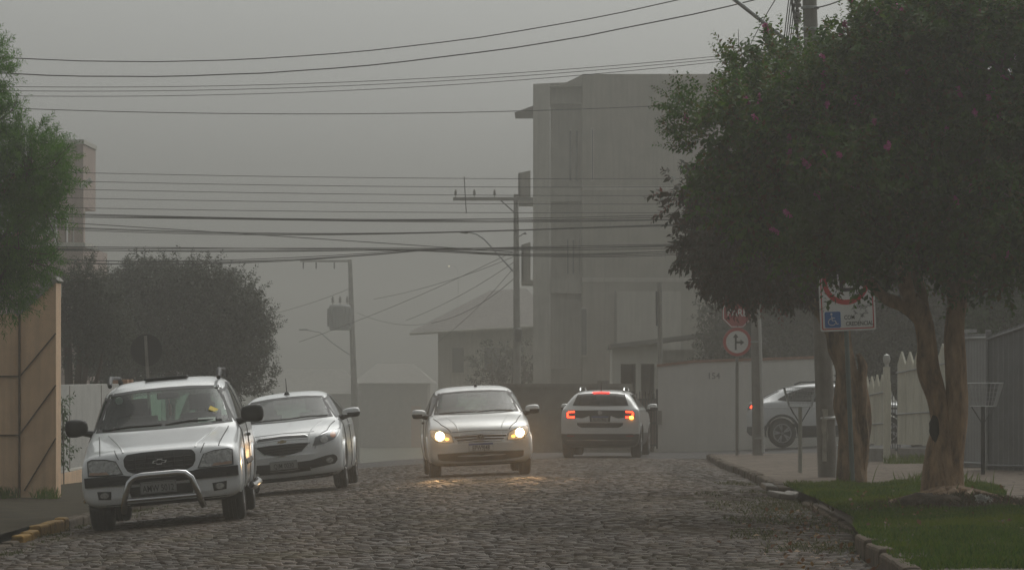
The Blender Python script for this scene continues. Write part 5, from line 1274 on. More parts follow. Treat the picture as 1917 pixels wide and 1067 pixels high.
wire('steep wire dropping from the top of the picture behind the lamp arm', [(1458, -10), (1425, 45), (1397, 100)], 59.3, 89.5, .008)
wire('short wire rising right from the stout concrete pole', [(1522, 16), (1550, 10), (1640, -40)], 59, 54, .009)

# ------------------------------------------------------------------ vegetation
def unit(a): return a / np.maximum(np.linalg.norm(a, axis=-1, keepdims=True), 1e-9)
def leaves(B, D, Ls, n, ll, lw, bend=.15, spread=1.0, droop=.25, taper=.5):
    """leafy shoots: B base points, D directions, Ls lengths; n leaves on each"""
    N = len(B); t = np.linspace(.12, 1.0, n)[None, :, None]
    P = B[:, None, :] + D[:, None, :] * Ls[:, None, None] * t
    P[..., 2] -= bend * Ls[:, None] * t[..., 0] ** 2
    az = (np.arange(n) * 2.4)[None, :] + rng.uniform(0, 6.28, (N, 1)) + rng.normal(0, .35, (N, n))
    ref = np.where(np.abs(D[:, 2:3]) > .9, np.array([[1., 0, 0]]), np.array([[0, 0, 1.]]))
    u = unit(np.cross(D, ref)); w = np.cross(D, u)
    ld = u[:, None, :] * np.cos(az)[..., None] * spread + w[:, None, :] * np.sin(az)[..., None] * spread + D[:, None, :] * rng.uniform(.3, .9, (N, n, 1)) + rng.normal(0, .2, (N, n, 3))
    ld[..., 2] -= droop; ld = unit(ld)
    size = rng.uniform(.65, 1.2, (N, n, 1)) * (1 - taper * t ** 3)
    sd = unit(np.cross(ld, rng.normal(0, .5, (N, n, 3)) + np.array([0, 0, 1.])))
    nr = np.cross(sd, ld)
    L = ll * size; Wd = lw * size
    a = P; b = P + ld * L * .5 + sd * Wd * .5 + nr * L * .08; c = P + ld * L - nr * L * .1; d = P + ld * L * .5 - sd * Wd * .5 + nr * L * .08
    V = np.stack([a, b, c, d], 2).reshape(-1, 3)
    return V, np.arange(len(V), dtype=np.int32).reshape(-1, 4)
def sample_lobes(lobes, n, lo=.45, up=.35, zmin=None, jitter=.35):
    """shoot bases and outward directions inside ellipsoid lobes (centre, radii)"""
    vol = np.array([np.prod(l[1]) ** .75 for l in lobes]); k = rng.choice(len(lobes), n, p=vol / vol.sum())
    C = np.array([l[0] for l in lobes])[k]; Rr = np.array([l[1] for l in lobes])[k]
    d = unit(rng.normal(0, 1, (n, 3))); r = rng.uniform(lo ** 2, 1, (n, 1)) ** .5
    return C + d * Rr * r, unit(d + np.array([0, 0, up]) + rng.normal(0, jitter, (n, 3))), k
def pxl(px, py, Y, rx, rz, ry=None):
    k = Y / F; return (tuple(at(px, py, Y)), (rx * k, (ry if ry else (rx + rz) / 2) * k, rz * k))
def trunk(name, chains, mat, parent, org, n=14, amp=.02, fr=5.0):
    mb = MB()
    for pts, rad in chains:
        P = [Vector(p) - org for p in pts]; fine = []; rr = []
        for i in range(len(P) - 1):
            for q in range(6):
                t = q / 6; p0, p1_, p2_, p3_ = P[max(i - 1, 0)], P[i], P[i + 1], P[min(i + 2, len(P) - 1)]
                v = .5 * ((2 * p1_) + (p2_ - p0) * t + (2 * p0 - 5 * p1_ + 4 * p2_ - p3_) * t * t + (3 * p1_ - p0 - 3 * p2_ + p3_) * t ** 3)
                fine.append(v); rr.append(rad[i] + (rad[i + 1] - rad[i]) * t)
        fine.append(P[-1]); rr.append(rad[-1]); k0 = len(mb.v); mb.tube(fine, rr, n)
        for k in range(k0, len(mb.v)):
            i = min((k - k0) // n, len(fine) - 1); v = Vector(mb.v[k]); c_ = fine[i]; dn = (v - c_)
            a = (k - k0) % n
            f = amp * noise.noise(Vector((v.x * fr, v.y * fr, v.z * fr * .35))) * 2 + amp * .6 * math.sin(a * 2 * math.pi / n * 3 + i * .12)
            if dn.length > 1e-6: mb.v[k] = tuple(v + dn.normalized() * f * min(1, rr[i] / .1))
    return mb.build(name, mat, parent, True)
GREEN = LEAF('leaf_green', [(.012, .042, .001), (.026, .09, .002), (.055, .15, .004), (.09, .035, .006)], .65, .35, patch=((.035, .09, .002), 1.2))
GREEN2 = LEAF('leaf_reddish', [(.012, .02, .006), (.02, .028, .007), (.05, .022, .012), (.03, .03, .009)])
BOTTLE = LEAF('leaf_needle', [(.02, .08, .003), (.05, .15, .005), (.085, .21, .008)], .65, .45, patch=((.09, .22, .01), 1.5))
OLIVE = LEAF('leaf_olive', [(.025, .032, .018), (.04, .05, .025), (.06, .07, .035)])
PINK = LEAF('blossom_pink', [(.32, .05, .16), (.48, .10, .27), (.26, .04, .10)])
RED = LEAF('leaf_bronze', [(.10, .025, .018), (.16, .04, .025), (.08, .03, .014)])

# flowering tree on the verge
Yt = 44.4; o1 = at(1772, 934, Yt); o1.z = SWR(o1.x, Yt)
T1 = thing('flowering_tree', 'dark broad tree with pink blossom and forked smooth trunk on the grass verge', 'tree', o1)
f = at(1768, 800, Yt)
trunk('trunk', [([at(1774, 960, Yt), at(1768, 915, Yt), at(1762, 850, Yt), at(1764, 800, Yt), at(1752, 745, Yt), at(1736, 690, Yt), at(1733, 640, Yt), at(1722, 590, Yt), at(1702, 555, Yt), at(1690, 500, Yt - .2), at(1640, 420, Yt - .3)], [.36, .235, .16, .125, .105, .10, .10, .10, .085, .06, .04]),
                ([at(1778, 950, Yt), at(1782, 880, Yt), at(1784, 810, Yt), at(1791, 740, Yt), at(1789, 690, Yt), at(1786, 630, Yt), at(1792, 570, Yt), at(1800, 530, Yt), at(1830, 440, Yt), at(1850, 350, Yt)], [.18, .15, .13, .115, .105, .10, .10, .085, .06, .035]),
                ([at(1724, 600, Yt), at(1690, 574, Yt), at(1655, 558, Yt), at(1630, 530, Yt), at(1560, 440, Yt), at(1500, 350, Yt)], [.095, .075, .065, .055, .04, .02]),
                ([at(1792, 575, Yt), at(1760, 470, Yt + .2), at(1740, 330, Yt + .2)], [.07, .05, .03]),
                ([at(1733, 640, Yt + .05), at(1728, 560, Yt + .1), at(1716, 500, Yt + .1), at(1700, 380, Yt)], [.07, .06, .05, .03])], MAT['bark'], T1, o1, 18, .02)
mb = MB(); p = at(1748, 800, Yt) - o1; m = bmesh.new(); bmesh.ops.create_icosphere(m, subdivisions=3, radius=1)
vs = [(p.x + v.co.x * .055 * (1 + .3 * noise.noise(v.co * 2)), p.y - .115 + v.co.y * .03, p.z + v.co.z * .13 * (1 + .4 * noise.noise(v.co * 3)) - (.0 if v.co.x < 0 else .02)) for v in m.verts]
mb.add(vs, [[v.index for v in f_.verts] for f_ in m.faces]); m.free(); mb.build('bark_hollow_shade', MAT['hollow_shade'], T1, True)  # near-black lump on the bark, painting the shade inside a cavity
k = F / Yt
L1_ = [pxl(1425, 250, Yt, 100, 85, 190), pxl(1372, 228, Yt, 70, 62, 130), pxl(1490, 290, Yt, 110, 110, 200), pxl(1540, 190, Yt + .3, 150, 130, 230), pxl(1700, 140, Yt, 180, 150, 280), pxl(1870, 130, Yt - .2, 190, 150, 280), pxl(2060, 220, Yt, 200, 200, 280),
       pxl(1620, 340, Yt - .3, 220, 170, 330), pxl(1850, 370, Yt, 210, 165, 330), pxl(1485, 370, Yt + .2, 130, 125, 220), pxl(1710, 445, Yt + .2, 170, 80, 260), pxl(1900, 445, Yt, 120, 52, 200), pxl(2080, 420, Yt, 150, 110, 220),
       pxl(1600, 470, Yt - .2, 60, 36, 110), pxl(1530, 425, Yt, 110, 75, 200), pxl(1600, 522, Yt - .1, 24, 20, 50)]
def clumps(lobes, n, r0, r1, seed=3):
    # break smooth lobes into many smaller clumps that bulge from their surface
    q = np.random.default_rng(seed); out = []
    vol = np.array([np.prod(l[1]) ** .67 for l in lobes]); ks = q.choice(len(lobes), n, p=vol / vol.sum())
    for k_ in ks:
        c_, r_ = np.array(lobes[k_][0]), np.array(lobes[k_][1]); d_ = q.normal(0, 1, 3); d_ /= np.linalg.norm(d_)
        s_ = q.uniform(r0, r1); out.append((tuple(c_ + d_ * np.maximum(r_ - s_ * .45, .05) * q.uniform(.8, 1.06)), (s_ * q.uniform(.8, 1.25), s_, s_ * q.uniform(.65, .95))))
    return out
C1_ = clumps(L1_, 105, .26, .52)
B0_, D0_, K0_ = sample_lobes([(l[0], tuple(np.array(l[1]) * .82)) for l in L1_], 3200, .1, .2)
B_, D_, K_ = sample_lobes(C1_, 5600, .35, .4); L1c = C1_
Vl, Fl = leaves(np.concatenate([B0_, B_]), np.concatenate([D0_, D_]), rng.uniform(.22, .45, len(B_) + len(B0_)), 16, .105, .06, .12, 1.0, .2)
# upright shoots that feather the top of the crown
tops = [(px + rng.uniform(-12, 12), np.interp(px, [1290, 1340, 1390, 1450, 1500, 1560, 1640, 1750, 1900, 2100], [205, 150, 150, 100, 110, 55, 25, -10, -40, -40]) + rng.uniform(-14, 30), Yt + rng.uniform(-1.2, 1.0)) for px in np.arange(1290, 2090, 4.0)]
Bt = np.array([tuple(at(a, b_ + 70, y_)) for a, b_, y_ in tops]); Dt = unit(np.stack([rng.normal(-.08, .13, len(Bt)), rng.normal(0, .12, len(Bt)), np.ones(len(Bt))], 1))
V2, F2 = leaves(Bt, Dt, rng.uniform(.38, .62, len(Bt)), 30, .075, .042, .03, 1.0, .0, .55)
sides = [(1292 + rng.uniform(-25, 25), rng.uniform(170, 300), Yt + rng.uniform(-.6, .6)) for _ in range(50)] + [(rng.uniform(1330, 1960), rng.uniform(545, 575) - (70 if 1600 < 0 else 0), Yt + rng.uniform(-.7, .5)) for _ in range(0)]
Bs = np.array([tuple(at(*q)) for q in sides]); Ds = unit(np.stack([rng.normal(-.8, .3, len(Bs)), rng.normal(0, .4, len(Bs)), rng.normal(.35, .3, len(Bs))], 1))
V3, F3 = leaves(Bs, Ds, rng.uniform(.25, .42, len(Bs)), 24, .06, .032, .05)
# young upright shoots over the upper crown, coloured brighter to paint its lit top
Cu = [c_ for c_ in C1_ if c_[0][2] > 4.1]; By, Dy, Ky = sample_lobes(Cu, 900, .75, 1.3, jitter=.25)
ok = Dy[:, 2] > .35; By, Dy = By[ok], Dy[ok]; V4, F4 = leaves(By, Dy, rng.uniform(.3, .5, len(By)), 24, .075, .042, .03, 1.0, .0, .5)
V4 = np.concatenate([V4, V2]); F4 = np.concatenate([F4, F2 + len(V4) - len(V2)])
np_mesh('young_lit_shoots', V4 - np.array(o1), F4, LEAF('leaf_young_lit', [(.03, .075, .004), (.055, .125, .007), (.085, .16, .01), (.11, .05, .012)], .55, .4), T1)
V2, F2 = V2[:4], F2[:1]
Vx = np.concatenate([Vl, V2, V3]) - np.array(o1); Fx = np.concatenate([Fl, F2 + len(Vl), F3 + len(Vl) + len(V2)])
np_mesh('crown', Vx, Fx, GREEN, T1)
# blossom panicles near the outside of the crown
sel = [i for i in range(len(B_)) if D_[i][2] > -.1 and D_[i][1] < .3 and rng.random() < .07][:230]
Bp = np.concatenate([B_[sel] + D_[sel] * .28, (Bt + Dt * .36)[::14]]); Vp, Fp = leaves(Bp, unit(np.concatenate([D_[sel], Dt[::14]]) + np.array([0, 0, .6])), rng.uniform(.06, .15, len(Bp)), 26, .042, .036, .0, 1.0, .0, .3)
np_mesh('blossom', Vp - np.array(o1), Fp, PINK, T1)
mb = MB(); 
for i in range(0, len(B_), 40):
    b0 = Vector(B_[i]) - o1; e_ = b0 + Vector(D_[i]) * .35; l0 = Vector(min((l[0] for l in L1_), key=lambda q: (Vector(q) - Vector(B_[i])).length)) - o1; mb.tube([l0, l0.lerp(b0, .55) + Vector((0, 0, .06)), b0, e_], [.018, .012, .007, .003], 5)
mb.build('twigs', MAT['twig'], T1)

# rough trunk tree with bronze edged leaves
Yr = 55.0; o2 = at(1598, 912, Yr); o2.z = SWR(o2.x, Yr)
T2 = thing('street_tree', 'rough barked tree with a cut stump fork and drooping bronze tinged leaves', 'tree', o2)
trunk('trunk', [([at(1600, 930, Yr), at(1600, 900, Yr), at(1596, 840, Yr), at(1588, 760, Yr), at(1578, 680, Yr), at(1566, 620, Yr), at(1555, 540, Yr), at(1530, 470, Yr)], [.23, .20, .165, .15, .145, .14, .12, .08]),
                ([at(1606, 925, Yr), at(1614, 850, Yr), at(1616, 780, Yr), at(1614, 720, Yr), at(1615, 685, Yr), at(1606, 662, Yr)], [.15, .12, .095, .07, .055, .03]),
                ([at(1568, 630, Yr), at(1500, 540, Yr), at(1400, 450, Yr), at(1330, 380, Yr)], [.09, .06, .045, .02]), ([at(1556, 545, Yr), at(1590, 470, Yr + .3), at(1650, 400, Yr + .3)], [.08, .06, .03]),
                ([at(1480, 525, Yr), at(1400, 500, Yr), at(1300, 490, Yr)], [.04, .03, .015])], MAT['bark_rough'], T2, o2, 16, .035, 7)
L2_ = [pxl(1385, 400, Yr, 72, 85, 160), pxl(1420, 455, Yr, 125, 80, 200), pxl(1350, 480, Yr, 62, 48, 120), pxl(1490, 500, Yr, 100, 52, 160), pxl(1330, 350, Yr, 40, 46, 80), pxl(1470, 400, Yr, 150, 120, 220), pxl(1620, 400, Yr + .5, 150, 120, 200), pxl(1288, 468, Yr, 16, 18, 50), pxl(1400, 532, Yr, 60, 18, 80)]
L2c_ = clumps(L2_, 60, .2, .42, 8); B_, D_, K_ = sample_lobes(L2_ + L2c_, 3400, .2, -.1)
Vl, Fl = leaves(B_, D_, rng.uniform(.16, .32, len(B_)), 13, .125, .06, .25, .9, .55)
np_mesh('crown', Vl - np.array(o2), Fl, GREEN2, T2)
sel = (B_[:, 2] > ZP(400, Yr)) & (B_[:, 0] < XP(1370, Yr)) & (rng.random(len(B_)) < .5)
br = np.array([tuple(at(rng.uniform(1360, 1460), rng.uniform(545, 560), Yr)) for _ in range(16)] + [tuple(at(rng.uniform(1495, 1530), rng.uniform(585, 600), Yr)) for _ in range(0)])
Bq = np.concatenate([B_[sel], br]); Dq = np.concatenate([D_[sel], unit(rng.normal(0, .4, (len(br), 3)) + np.array([0, 0, -.5]))])
Vq, Fq_ = leaves(Bq, Dq, rng.uniform(.2, .36, len(Bq)), 12, .08, .036, .2, .9, .5); np_mesh('bronze_leaves', Vq - np.array(o2), Fq_, RED, T2)
mb = MB()
for i in range(0, len(B_), 16):
    b0 = Vector(B_[i]) - o2; l0 = Vector((L2_ + L2c_)[K_[i]][0]) - o2; mb.tube([l0, l0.lerp(b0, .6) + Vector((0, 0, .05)), b0 + Vector(D_[i]) * .2], [.016, .01, .004], 5)
mb.build('twigs', MAT['twig'], T2)

# feathery tree at the left edge
Yl = 54.0; o_ = at(-70, 930, Yl); o_.z = SWL(o_.x, Yl)
T3 = thing('feathery_tree', 'bright green feathery leaved tree overhanging the orange wall', 'tree', o_)
trunk('trunk', [([at(-70, 960, Yl), at(-75, 800, Yl), at(-90, 640, Yl), at(-70, 480, Yl), at(-20, 380, Yl), at(30, 330, Yl)], [.2, .16, .14, .11, .07, .03]), ([at(-80, 560, Yl), at(-20, 480, Yl), at(60, 420, Yl)], [.08, .05, .02]), ([at(-90, 640, Yl), at(-160, 400, Yl), at(-180, 200, Yl)], [.1, .07, .03])], MAT['bark'], T3, o_)
L3_ = [pxl(0, 450, Yl, 92, 120, 150), pxl(50, 320, Yl, 76, 88, 120), pxl(-20, 240, Yl, 55, 70, 100), pxl(78, 385, Yl, 46, 46, 70), pxl(86, 310, Yl, 36, 44, 60), pxl(-45, 125, Yl, 60, 70, 90), pxl(-10, 535, Yl, 62, 55, 90), pxl(60, 490, Yl, 34, 30, 50), pxl(-120, 300, Yl, 130, 200, 180), pxl(-190, 420, Yl, 120, 160, 160)]
B_, D_, K_ = sample_lobes(L3_, 5200, .1, .3)
Vl, Fl = leaves(B_, D_, rng.uniform(.18, .36, len(B_)), 30, .085, .014, .12, .8, .05, .4); np_mesh('crown', Vl - np.array(o_), Fl, BOTTLE, T3)
mb = MB()
for i in range(0, len(B_), 25):
    b0 = Vector(B_[i]) - o_; l0 = Vector(L3_[K_[i]][0]) - o_; mb.tube([l0, b0, b0 + Vector(D_[i]) * .25], [.015, .008, .003], 5)
mb.build('twigs', MAT['twig'], T3)

def bush(name, label, cat, base, Y, lobes, nsh, nl, ll, lw, mat, up=.4, lens=(.25, .5), trunk_pts=None, tr=(.1, .05), drp=.1, lo=.2, clump=None):
    o_ = base.copy(); t = thing(name, label, cat, o_)
    if clump: lobes = lobes + clumps(lobes, clump[0], clump[1], clump[2])
    B_, D_, K_ = sample_lobes(lobes, nsh, lo, up); Vl, Fl = leaves(B_, D_, rng.uniform(*lens, len(B_)), nl, ll, lw, .08, 1.0, drp)
    np_mesh('crown', Vl - np.array(o_), Fl, mat, t)
    ch = []
    for l in lobes[:5]:
        c_ = Vector(l[0]); ch.append(([o_ + Vector((0, 0, -.2)), o_ + Vector((0, 0, .25)) * 1.0 + (c_ - o_) * .25, o_ + (c_ - o_) * .7, c_ + Vector((0, 0, l[1][2] * .5))], [tr[0], tr[0] * .85, tr[1], tr[1] * .4]))
    trunk('trunk', ch, MAT['twig'], t, o_, 10, .01); return t
Yb = 104.0; b0 = at(320, 850, Yb); b0.z = SWL(-9, 90)
bush('round_tree', 'large dark rounded tree behind the pale garden wall', 'tree', b0, Yb, [pxl(310, 600, Yb, 140, 95), pxl(420, 630, Yb, 78, 85), pxl(215, 605, Yb, 72, 80), pxl(330, 545, Yb, 66, 52), pxl(430, 580, Yb, 50, 60), pxl(255, 545, Yb, 50, 45), pxl(470, 650, Yb, 36, 44), pxl(300, 690, Yb, 160, 60), pxl(440, 710, Yb, 50, 38), pxl(395, 530, Yb, 34, 30)], 5400, 18, .12, .05, OLIVE, .8, (.3, .65), clump=(70, .3, .6))
Yb = 86.0; b0 = at(135, 860, Yb); b0.z = SWL(-9.5, Yb)
bush('tall_shrub', 'loose upright shrub between the orange wall and the rounded tree', 'shrub', b0, Yb, [pxl(130, 620, Yb, 40, 80), pxl(175, 590, Yb, 34, 60), pxl(120, 560, Yb, 22, 40), pxl(200, 640, Yb, 40, 60), pxl(160, 530, Yb, 16, 30)], 900, 20, .11, .03, OLIVE, 1.2, (.3, .65))
Yb = 175.0; b0 = at(930, 860, Yb)
bush('dark_shrub', 'dark rounded shrub in the fog before the hip roofed house', 'shrub', b0, Yb, [pxl(920, 690, Yb, 45, 45), pxl(965, 690, Yb, 42, 50), pxl(940, 740, Yb, 70, 50), pxl(985, 730, Yb, 25, 60)], 500, 14, .16, .07, OLIVE, .3, (.3, .6))
Yb = 116.0; b0 = at(1420, 860, Yb)
bush('garden_tree', 'dim dark tree behind the white wall and the PARE sign', 'tree', b0, Yb, [pxl(1420, 600, Yb, 100, 85), pxl(1500, 580, Yb, 100, 110), pxl(1370, 640, Yb, 50, 45), pxl(1560, 620, Yb, 100, 90), pxl(1640, 600, Yb, 110, 110), pxl(1460, 660, Yb, 150, 40)], 3600, 14, .16, .07, OLIVE, .2, (.3, .7))
Yb = 96.0; b0 = at(1720, 850, Yb)
bush('garden_tree', 'shadowy tree showing above the picket fence between the two forks', 'tree', b0, Yb, [pxl(1690, 620, Yb, 90, 90), pxl(1760, 610, Yb, 80, 100), pxl(1640, 650, Yb, 60, 60)], 2200, 14, .14, .06, OLIVE, .2, (.3, .7))
Yb = 80.0; b0 = at(1880, 850, Yb)
bush('garden_tree', 'fresh green leafy tree above the tall metal fence at the right edge', 'tree', b0, Yb, [pxl(1880, 580, Yb, 70, 60), pxl(1950, 560, Yb, 80, 90), pxl(1840, 610, Yb, 40, 50), pxl(1900, 520, Yb, 60, 50), pxl(2020, 560, Yb, 80, 90)], 2600, 16, .10, .045, LEAF('leaf_fresh', [(.02, .05, .012), (.035, .085, .018), (.06, .12, .03)]), .3, (.25, .5))
# creeper on the garden wall
Yb = 74.0; b0 = Vector((-8.36, Yb - 1.5, SWL(-8.4, Yb)))
bush('creeper', 'small leafy creeper hanging on the garden wall by the orange wall', 'plant', b0, Yb, [((-8.36, 72.3, 1.1), (.10, .25, .22)), ((-8.38, 72.6, .8), (.08, .2, .25)), ((-8.36, 72.2, .35), (.1, .2, .2))], 60, 7, .11, .05, LEAF('leaf_creeper', [(.03, .07, .015), (.06, .11, .03)]), -.4, (.1, .25), drp=.7, tr=(.012, .008))

# grass verge, weeds and fallen leaves
def blades(P, h, wd, lean=.35):
    N = len(P); a = rng.uniform(0, 6.28, N); hh = h * rng.uniform(.5, 1.3, N); d = np.stack([np.cos(a), np.sin(a), np.zeros(N)], 1) * wd
    tip = P + np.stack([rng.normal(0, lean, N) * hh, rng.normal(0, lean, N) * hh, hh], 1); mid = P + (tip - P) * .55 + np.stack([np.zeros(N), np.zeros(N), hh * .12], 1)
    V = np.stack([P - d, P + d, mid + d * .6, tip, mid - d * .6], 1).reshape(-1, 3)
    return V, np.arange(len(V), dtype=np.int32).reshape(-1, 5)
def scatter(n, xa, xb, ya, yb, zf, mask=None):
    X_ = rng.uniform(0, 1, n); Y_ = rng.uniform(ya, yb, n); out = []
    for u, y in zip(X_, Y_):
        a, b_ = (xa(y) if callable(xa) else xa), (xb(y) if callable(xb) else xb); x = a + (b_ - a) * u
        if mask is None or rng.random() < mask(x, y): out.append((x, y, zf(x, y)))
    return np.array(out)
GRASS = LEAF('grass_blade', [(.02, .055, .001), (.04, .09, .002), (.065, .12, .003), (.08, .095, .008)], .75, .4, patch=((.10, .135, .004), .7))
mx_, my_ = o1.x, o1.y
def mound(x, y): r2 = ((x - mx_ - .05) / .62) ** 2 + ((y - my_ + .9) / 1.5) ** 2; return .10 * math.exp(-r2)
P = scatter(90000, lambda y: XKR(y) + .05, vx, 30, VERGE_END, lambda x, y: SWR(x, y) + .01, lambda x, y: (1 if mound(x, y) < .06 else .1) * (.55 + .9 * max(0, noise.noise((x * 1.5, y * .5, 3)) + .4)))
hg = np.array([.6 + .9 * max(0, noise.noise((a * 2.2, b_ * 1.0, 5)) + .35) for a, b_, c_ in P]); V, Fq = blades(P, .055 * hg, .006); o = np_mesh('verge_grass', V, Fq, GRASS); tag(o, 'short green lawn growing on the verge round the forked tree', 'grass', kind='stuff')
P = scatter(12000, lambda y: XKR(y) - 1.1, lambda y: XKR(y) + .15, 35, 62, lambda x, y: G(x, y) - .01, lambda x, y: max(0, min(1, 1.6 * noise.noise((x * 1.4, y * .45, 9)) + .25 + .9 * math.exp(-((y - 45) / 6) ** 2) - 1.0 * abs(x - XKR(y) + .2))))
P2 = scatter(9000, XKL, lambda y: XKL + .5, 36, 60, lambda x, y: G(x, y) - .01, lambda x, y: max(0, noise.noise((x * 2, y * .6, 4)) * 1.2))
P3 = scatter(2600, -9.5, -7.1, 60.5, 61.4, lambda x, y: SWL(x, y), lambda x, y: max(0, .35 + noise.noise((x * 2.3, y * 2, 7)) * 1.3 - max(0, x + 7.9) * .5))
P4 = scatter(48000, XKL + .3, 2.4, 28, 72, lambda x, y: G(x, y) - .02, lambda x, y: max(0, (noise.noise((x * .9, y * .3, 21)) + .12 + .12 * max(0, x)) * (.3 + 1.6 * max(0, noise.noise((x * 5, y * 4, 2))))))
V, Fq = blades(np.concatenate([P, P2, P4]), np.concatenate([np.full(len(P) + len(P2), .045), np.full(len(P4), .026)]), .006, .7); o = np_mesh('gutter_weeds', V, Fq, LEAF('weed_blade', [(.035, .05, .006), (.06, .07, .010), (.09, .08, .02)], .6, .25)); tag(o, 'thin weeds growing along the gutters and between the cobbles', 'weeds', kind='stuff')
P5 = scatter(900, 5.6, 6.9, 72.0, 73.2, lambda x, y: SWR(x, y), lambda x, y: .5)
P6 = scatter(250, lambda y: vx(y) - .6, lambda y: vx(y), 51.8, VERGE_END, lambda x, y: SWR(x, y), None)
P7 = scatter(40, lambda y: XKR(y) + .3, vx, 42, 52, lambda x, y: SWR(x, y), None); V, Fq = blades(np.concatenate([P3, P5, P6, P7]), np.concatenate([np.full(len(P3) + len(P5) + len(P6), .15), np.full(len(P7), .26)]), .008, .35); o = np_mesh('tall_weeds', V, Fq, GRASS); tag(o, 'taller grass tufts at the feet of the walls and fences', 'weeds', kind='stuff')

# root mound of the forked tree
gsz = 44; V = []; Fq = []
for j in range(gsz + 1):
    for i in range(gsz + 1):
        x = mx_ + .05 + (i / gsz - .5) * 2.6; y = my_ - .9 + (j / gsz - .5) * 6.0; m_ = mound(x, y)
        V.append((x - mx_, y - my_, SWR(x, y) + m_ + .05 * noise.noise((x * 5, y * 3, 1)) * min(1, m_ * 8) - .012 - o1.z + (.0 if m_ > .01 else -.03)))
for j in range(gsz):
    for i in range(gsz): q = j * (gsz + 1) + i; Fq.append((q, q + 1, q + gsz + 2, q + gsz + 1))
md = np_mesh('root_mound', V, Fq, M('mound_earth', (.045, .03, .02), .95, .45, 7, bump=.8, bscale=30, col2=(.075, .05, .03)), smooth=True); md.location = o1; md["kind"] = 'structure'
rs = random.Random(11); mb = MB()
for a0 in (-2.9, -2.3, -1.7, -1.1, -.4, .3, 2.2):
    pts = []; rr = []
    for q in range(9):
        t = .1 + q * .1 * rs.uniform(.9, 1.1); x = mx_ + math.cos(a0 + .25 * math.sin(q)) * t * .95; y = my_ - .25 + math.sin(a0 + .25 * math.sin(q)) * t * 1.1; pts.append(Vector((x, y, SWR(x, y) + mound(x, y) + .055 - q * .009)) - o1); rr.append(.07 - q * .0068)
    mb.tube(pts, rr, 8)
mb.build('root', MAT['bark'], T1, True)
P = np.array([(mx_ + .05 + rng.normal(0, .5), my_ - 1.1 + rng.normal(0, .8), 0) for _ in range(2200)]); P[:, 2] = [SWR(a, b_) + mound(a, b_) for a, b_, c_ in P]
V, Fq = blades(P, .06, .007, .7); o = np_mesh('mound_weeds', V, Fq, LEAF('weed_brown', [(.05, .035, .015), (.07, .045, .02), (.04, .055, .015), (.09, .03, .02)], .7, .2)); tag(o, 'brownish weeds covering the root mound of the forked tree', 'weeds', kind='stuff')
rs = random.Random(4)
for k, (px, py, r_) in enumerate(((1722, 972, .14), (1748, 978, .11), (1765, 962, .12))):
    Yk = 43.0 - .15 * k; p = at(px, py, Yk); p.z = SWR(p.x, Yk) + mound(p.x, Yk) + .01
    m = bmesh.new(); bmesh.ops.create_icosphere(m, subdivisions=3, radius=1)
    for v in m.verts: v.co = Vector((v.co.x * r_ * 1.4, v.co.y * r_, v.co.z * r_ * .75)) * (1 + .35 * noise.noise(v.co * 1.7 + Vector((k * 5, 0, 0))))
    me = bpy.data.meshes.new('stone'); m.to_mesh(me); m.free(); o = add_mesh('stone', me, MAT['kerbstone'], None, True); o.location = p
    tag(o, ('flat stone lying leftmost on the root mound', 'small stone in the middle of the mound stones', 'stone half hidden under the roots')[k], 'stone', 'stones on the root mound')
o = None
P = np.array([tuple(Vector(at(1838 + rng.normal(0, 6), 972 + rng.normal(0, 3), 42.4))) for _ in range(50)]); P[:, 2] = [SWR(a, b_) + mound(a, b_) + .04 + rng.uniform(0, .05) for a, b_, c_ in P]
Vp, Fp = leaves(P, unit(rng.normal(0, 1, P.shape) + np.array([0, 0, 1.])), np.full(len(P), .03), 5, .025, .02); o = np_mesh('white_flowers', Vp, Fp, LEAF('petal_white', [(.45, .45, .42), (.6, .6, .56)])); tag(o, 'small clump of white flowers on the grass right of the mound', 'flowers')
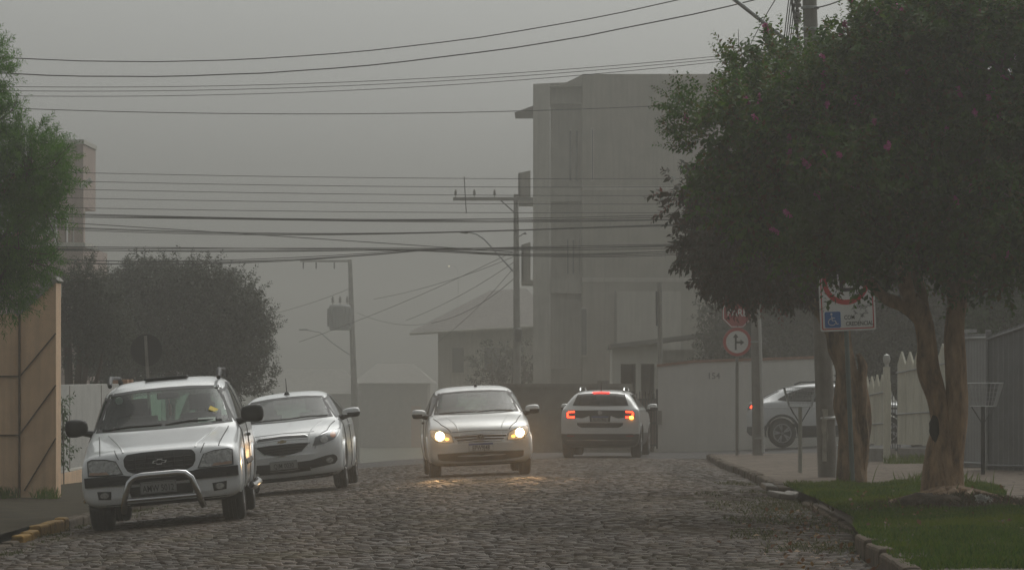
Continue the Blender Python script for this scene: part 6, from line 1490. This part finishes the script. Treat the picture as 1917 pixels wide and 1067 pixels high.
P = scatter(550, lambda y: XKR(y) - 1.3, lambda y: XKR(y) - .02, 29, 46, lambda x, y: G(x, y) + .012, lambda x, y: .9 * math.exp(-((x - XKR(y) + .2) / .5) ** 2))
P2 = scatter(200, lambda y: XKR(y) + .1, vx, 36, 50, lambda x, y: SWR(x, y) + .05, lambda x, y: .7)
P = np.concatenate([P, P2]); Vp, Fp = leaves(P, unit(rng.normal(0, 1, P.shape) * np.array([1, 1, .15])), np.full(len(P), .01), 1, .06, .04, 0, 1, 0); o = np_mesh('fallen_leaves', Vp, Fp, LEAF('leaf_litter', [(.16, .05, .02), (.12, .07, .03), (.20, .11, .03), (.10, .03, .02)])); tag(o, 'fallen brown and orange leaves in the right gutter', 'leaves', kind='stuff')

# distant lit street lamp in the fog
Yq = 420.0; b0 = at(858, 940, Yq); b0.z = G(b0.x, Yq)
p5 = thing('street_lamp', 'far lit street lamp glowing faintly through the fog', 'street lamp', b0)
mb = MB(); t_ = at(858, 500, Yq) - b0; mb.tube([(0, 0, 0), t_ * .6, t_ + Vector((0, 0, -.4)), t_ + Vector((-.2, 0, 0)), at(845, 497, Yq) - b0], [.06, .05, .04, .03, .03], 10); mb.build('post', MAT['metal_grey'], p5, True)
mb = MB(); mb.lathe([(0, -.09), (.08, -.07), (.1, 0), (0, .02)], 'z', at(840, 498, Yq) - b0, 12); mb.build('lamp_glass', EM('lamp_glow', (1.0, .92, .6), 2.0), p5, True)

# ------------------------------------------------------------------ fog
s = NT('haze'); s.m.node_tree.nodes.remove(s.out); s.out = s.n('ShaderNodeOutputMaterial')
v = s.n('ShaderNodeVolumePrincipled', Density=.0030, Anisotropy=.72); v.inputs['Color'].default_value = (.56, .55, .52, 1)
v.inputs['Density Attribute'].default_value = ''; v.inputs['Color Attribute'].default_value = ''; v.inputs['Temperature Attribute'].default_value = ''
s.l(v.outputs[0], s.out.inputs['Volume'])
s.m.cycles.homogeneous_volume = True
mb = MB(); mb.span((-160, -70, -5.5), (160, 610, 14.2)); o = mb.build('haze', s.m); o["kind"] = 'stuff'; o["label"] = 'grey morning fog filling the street'
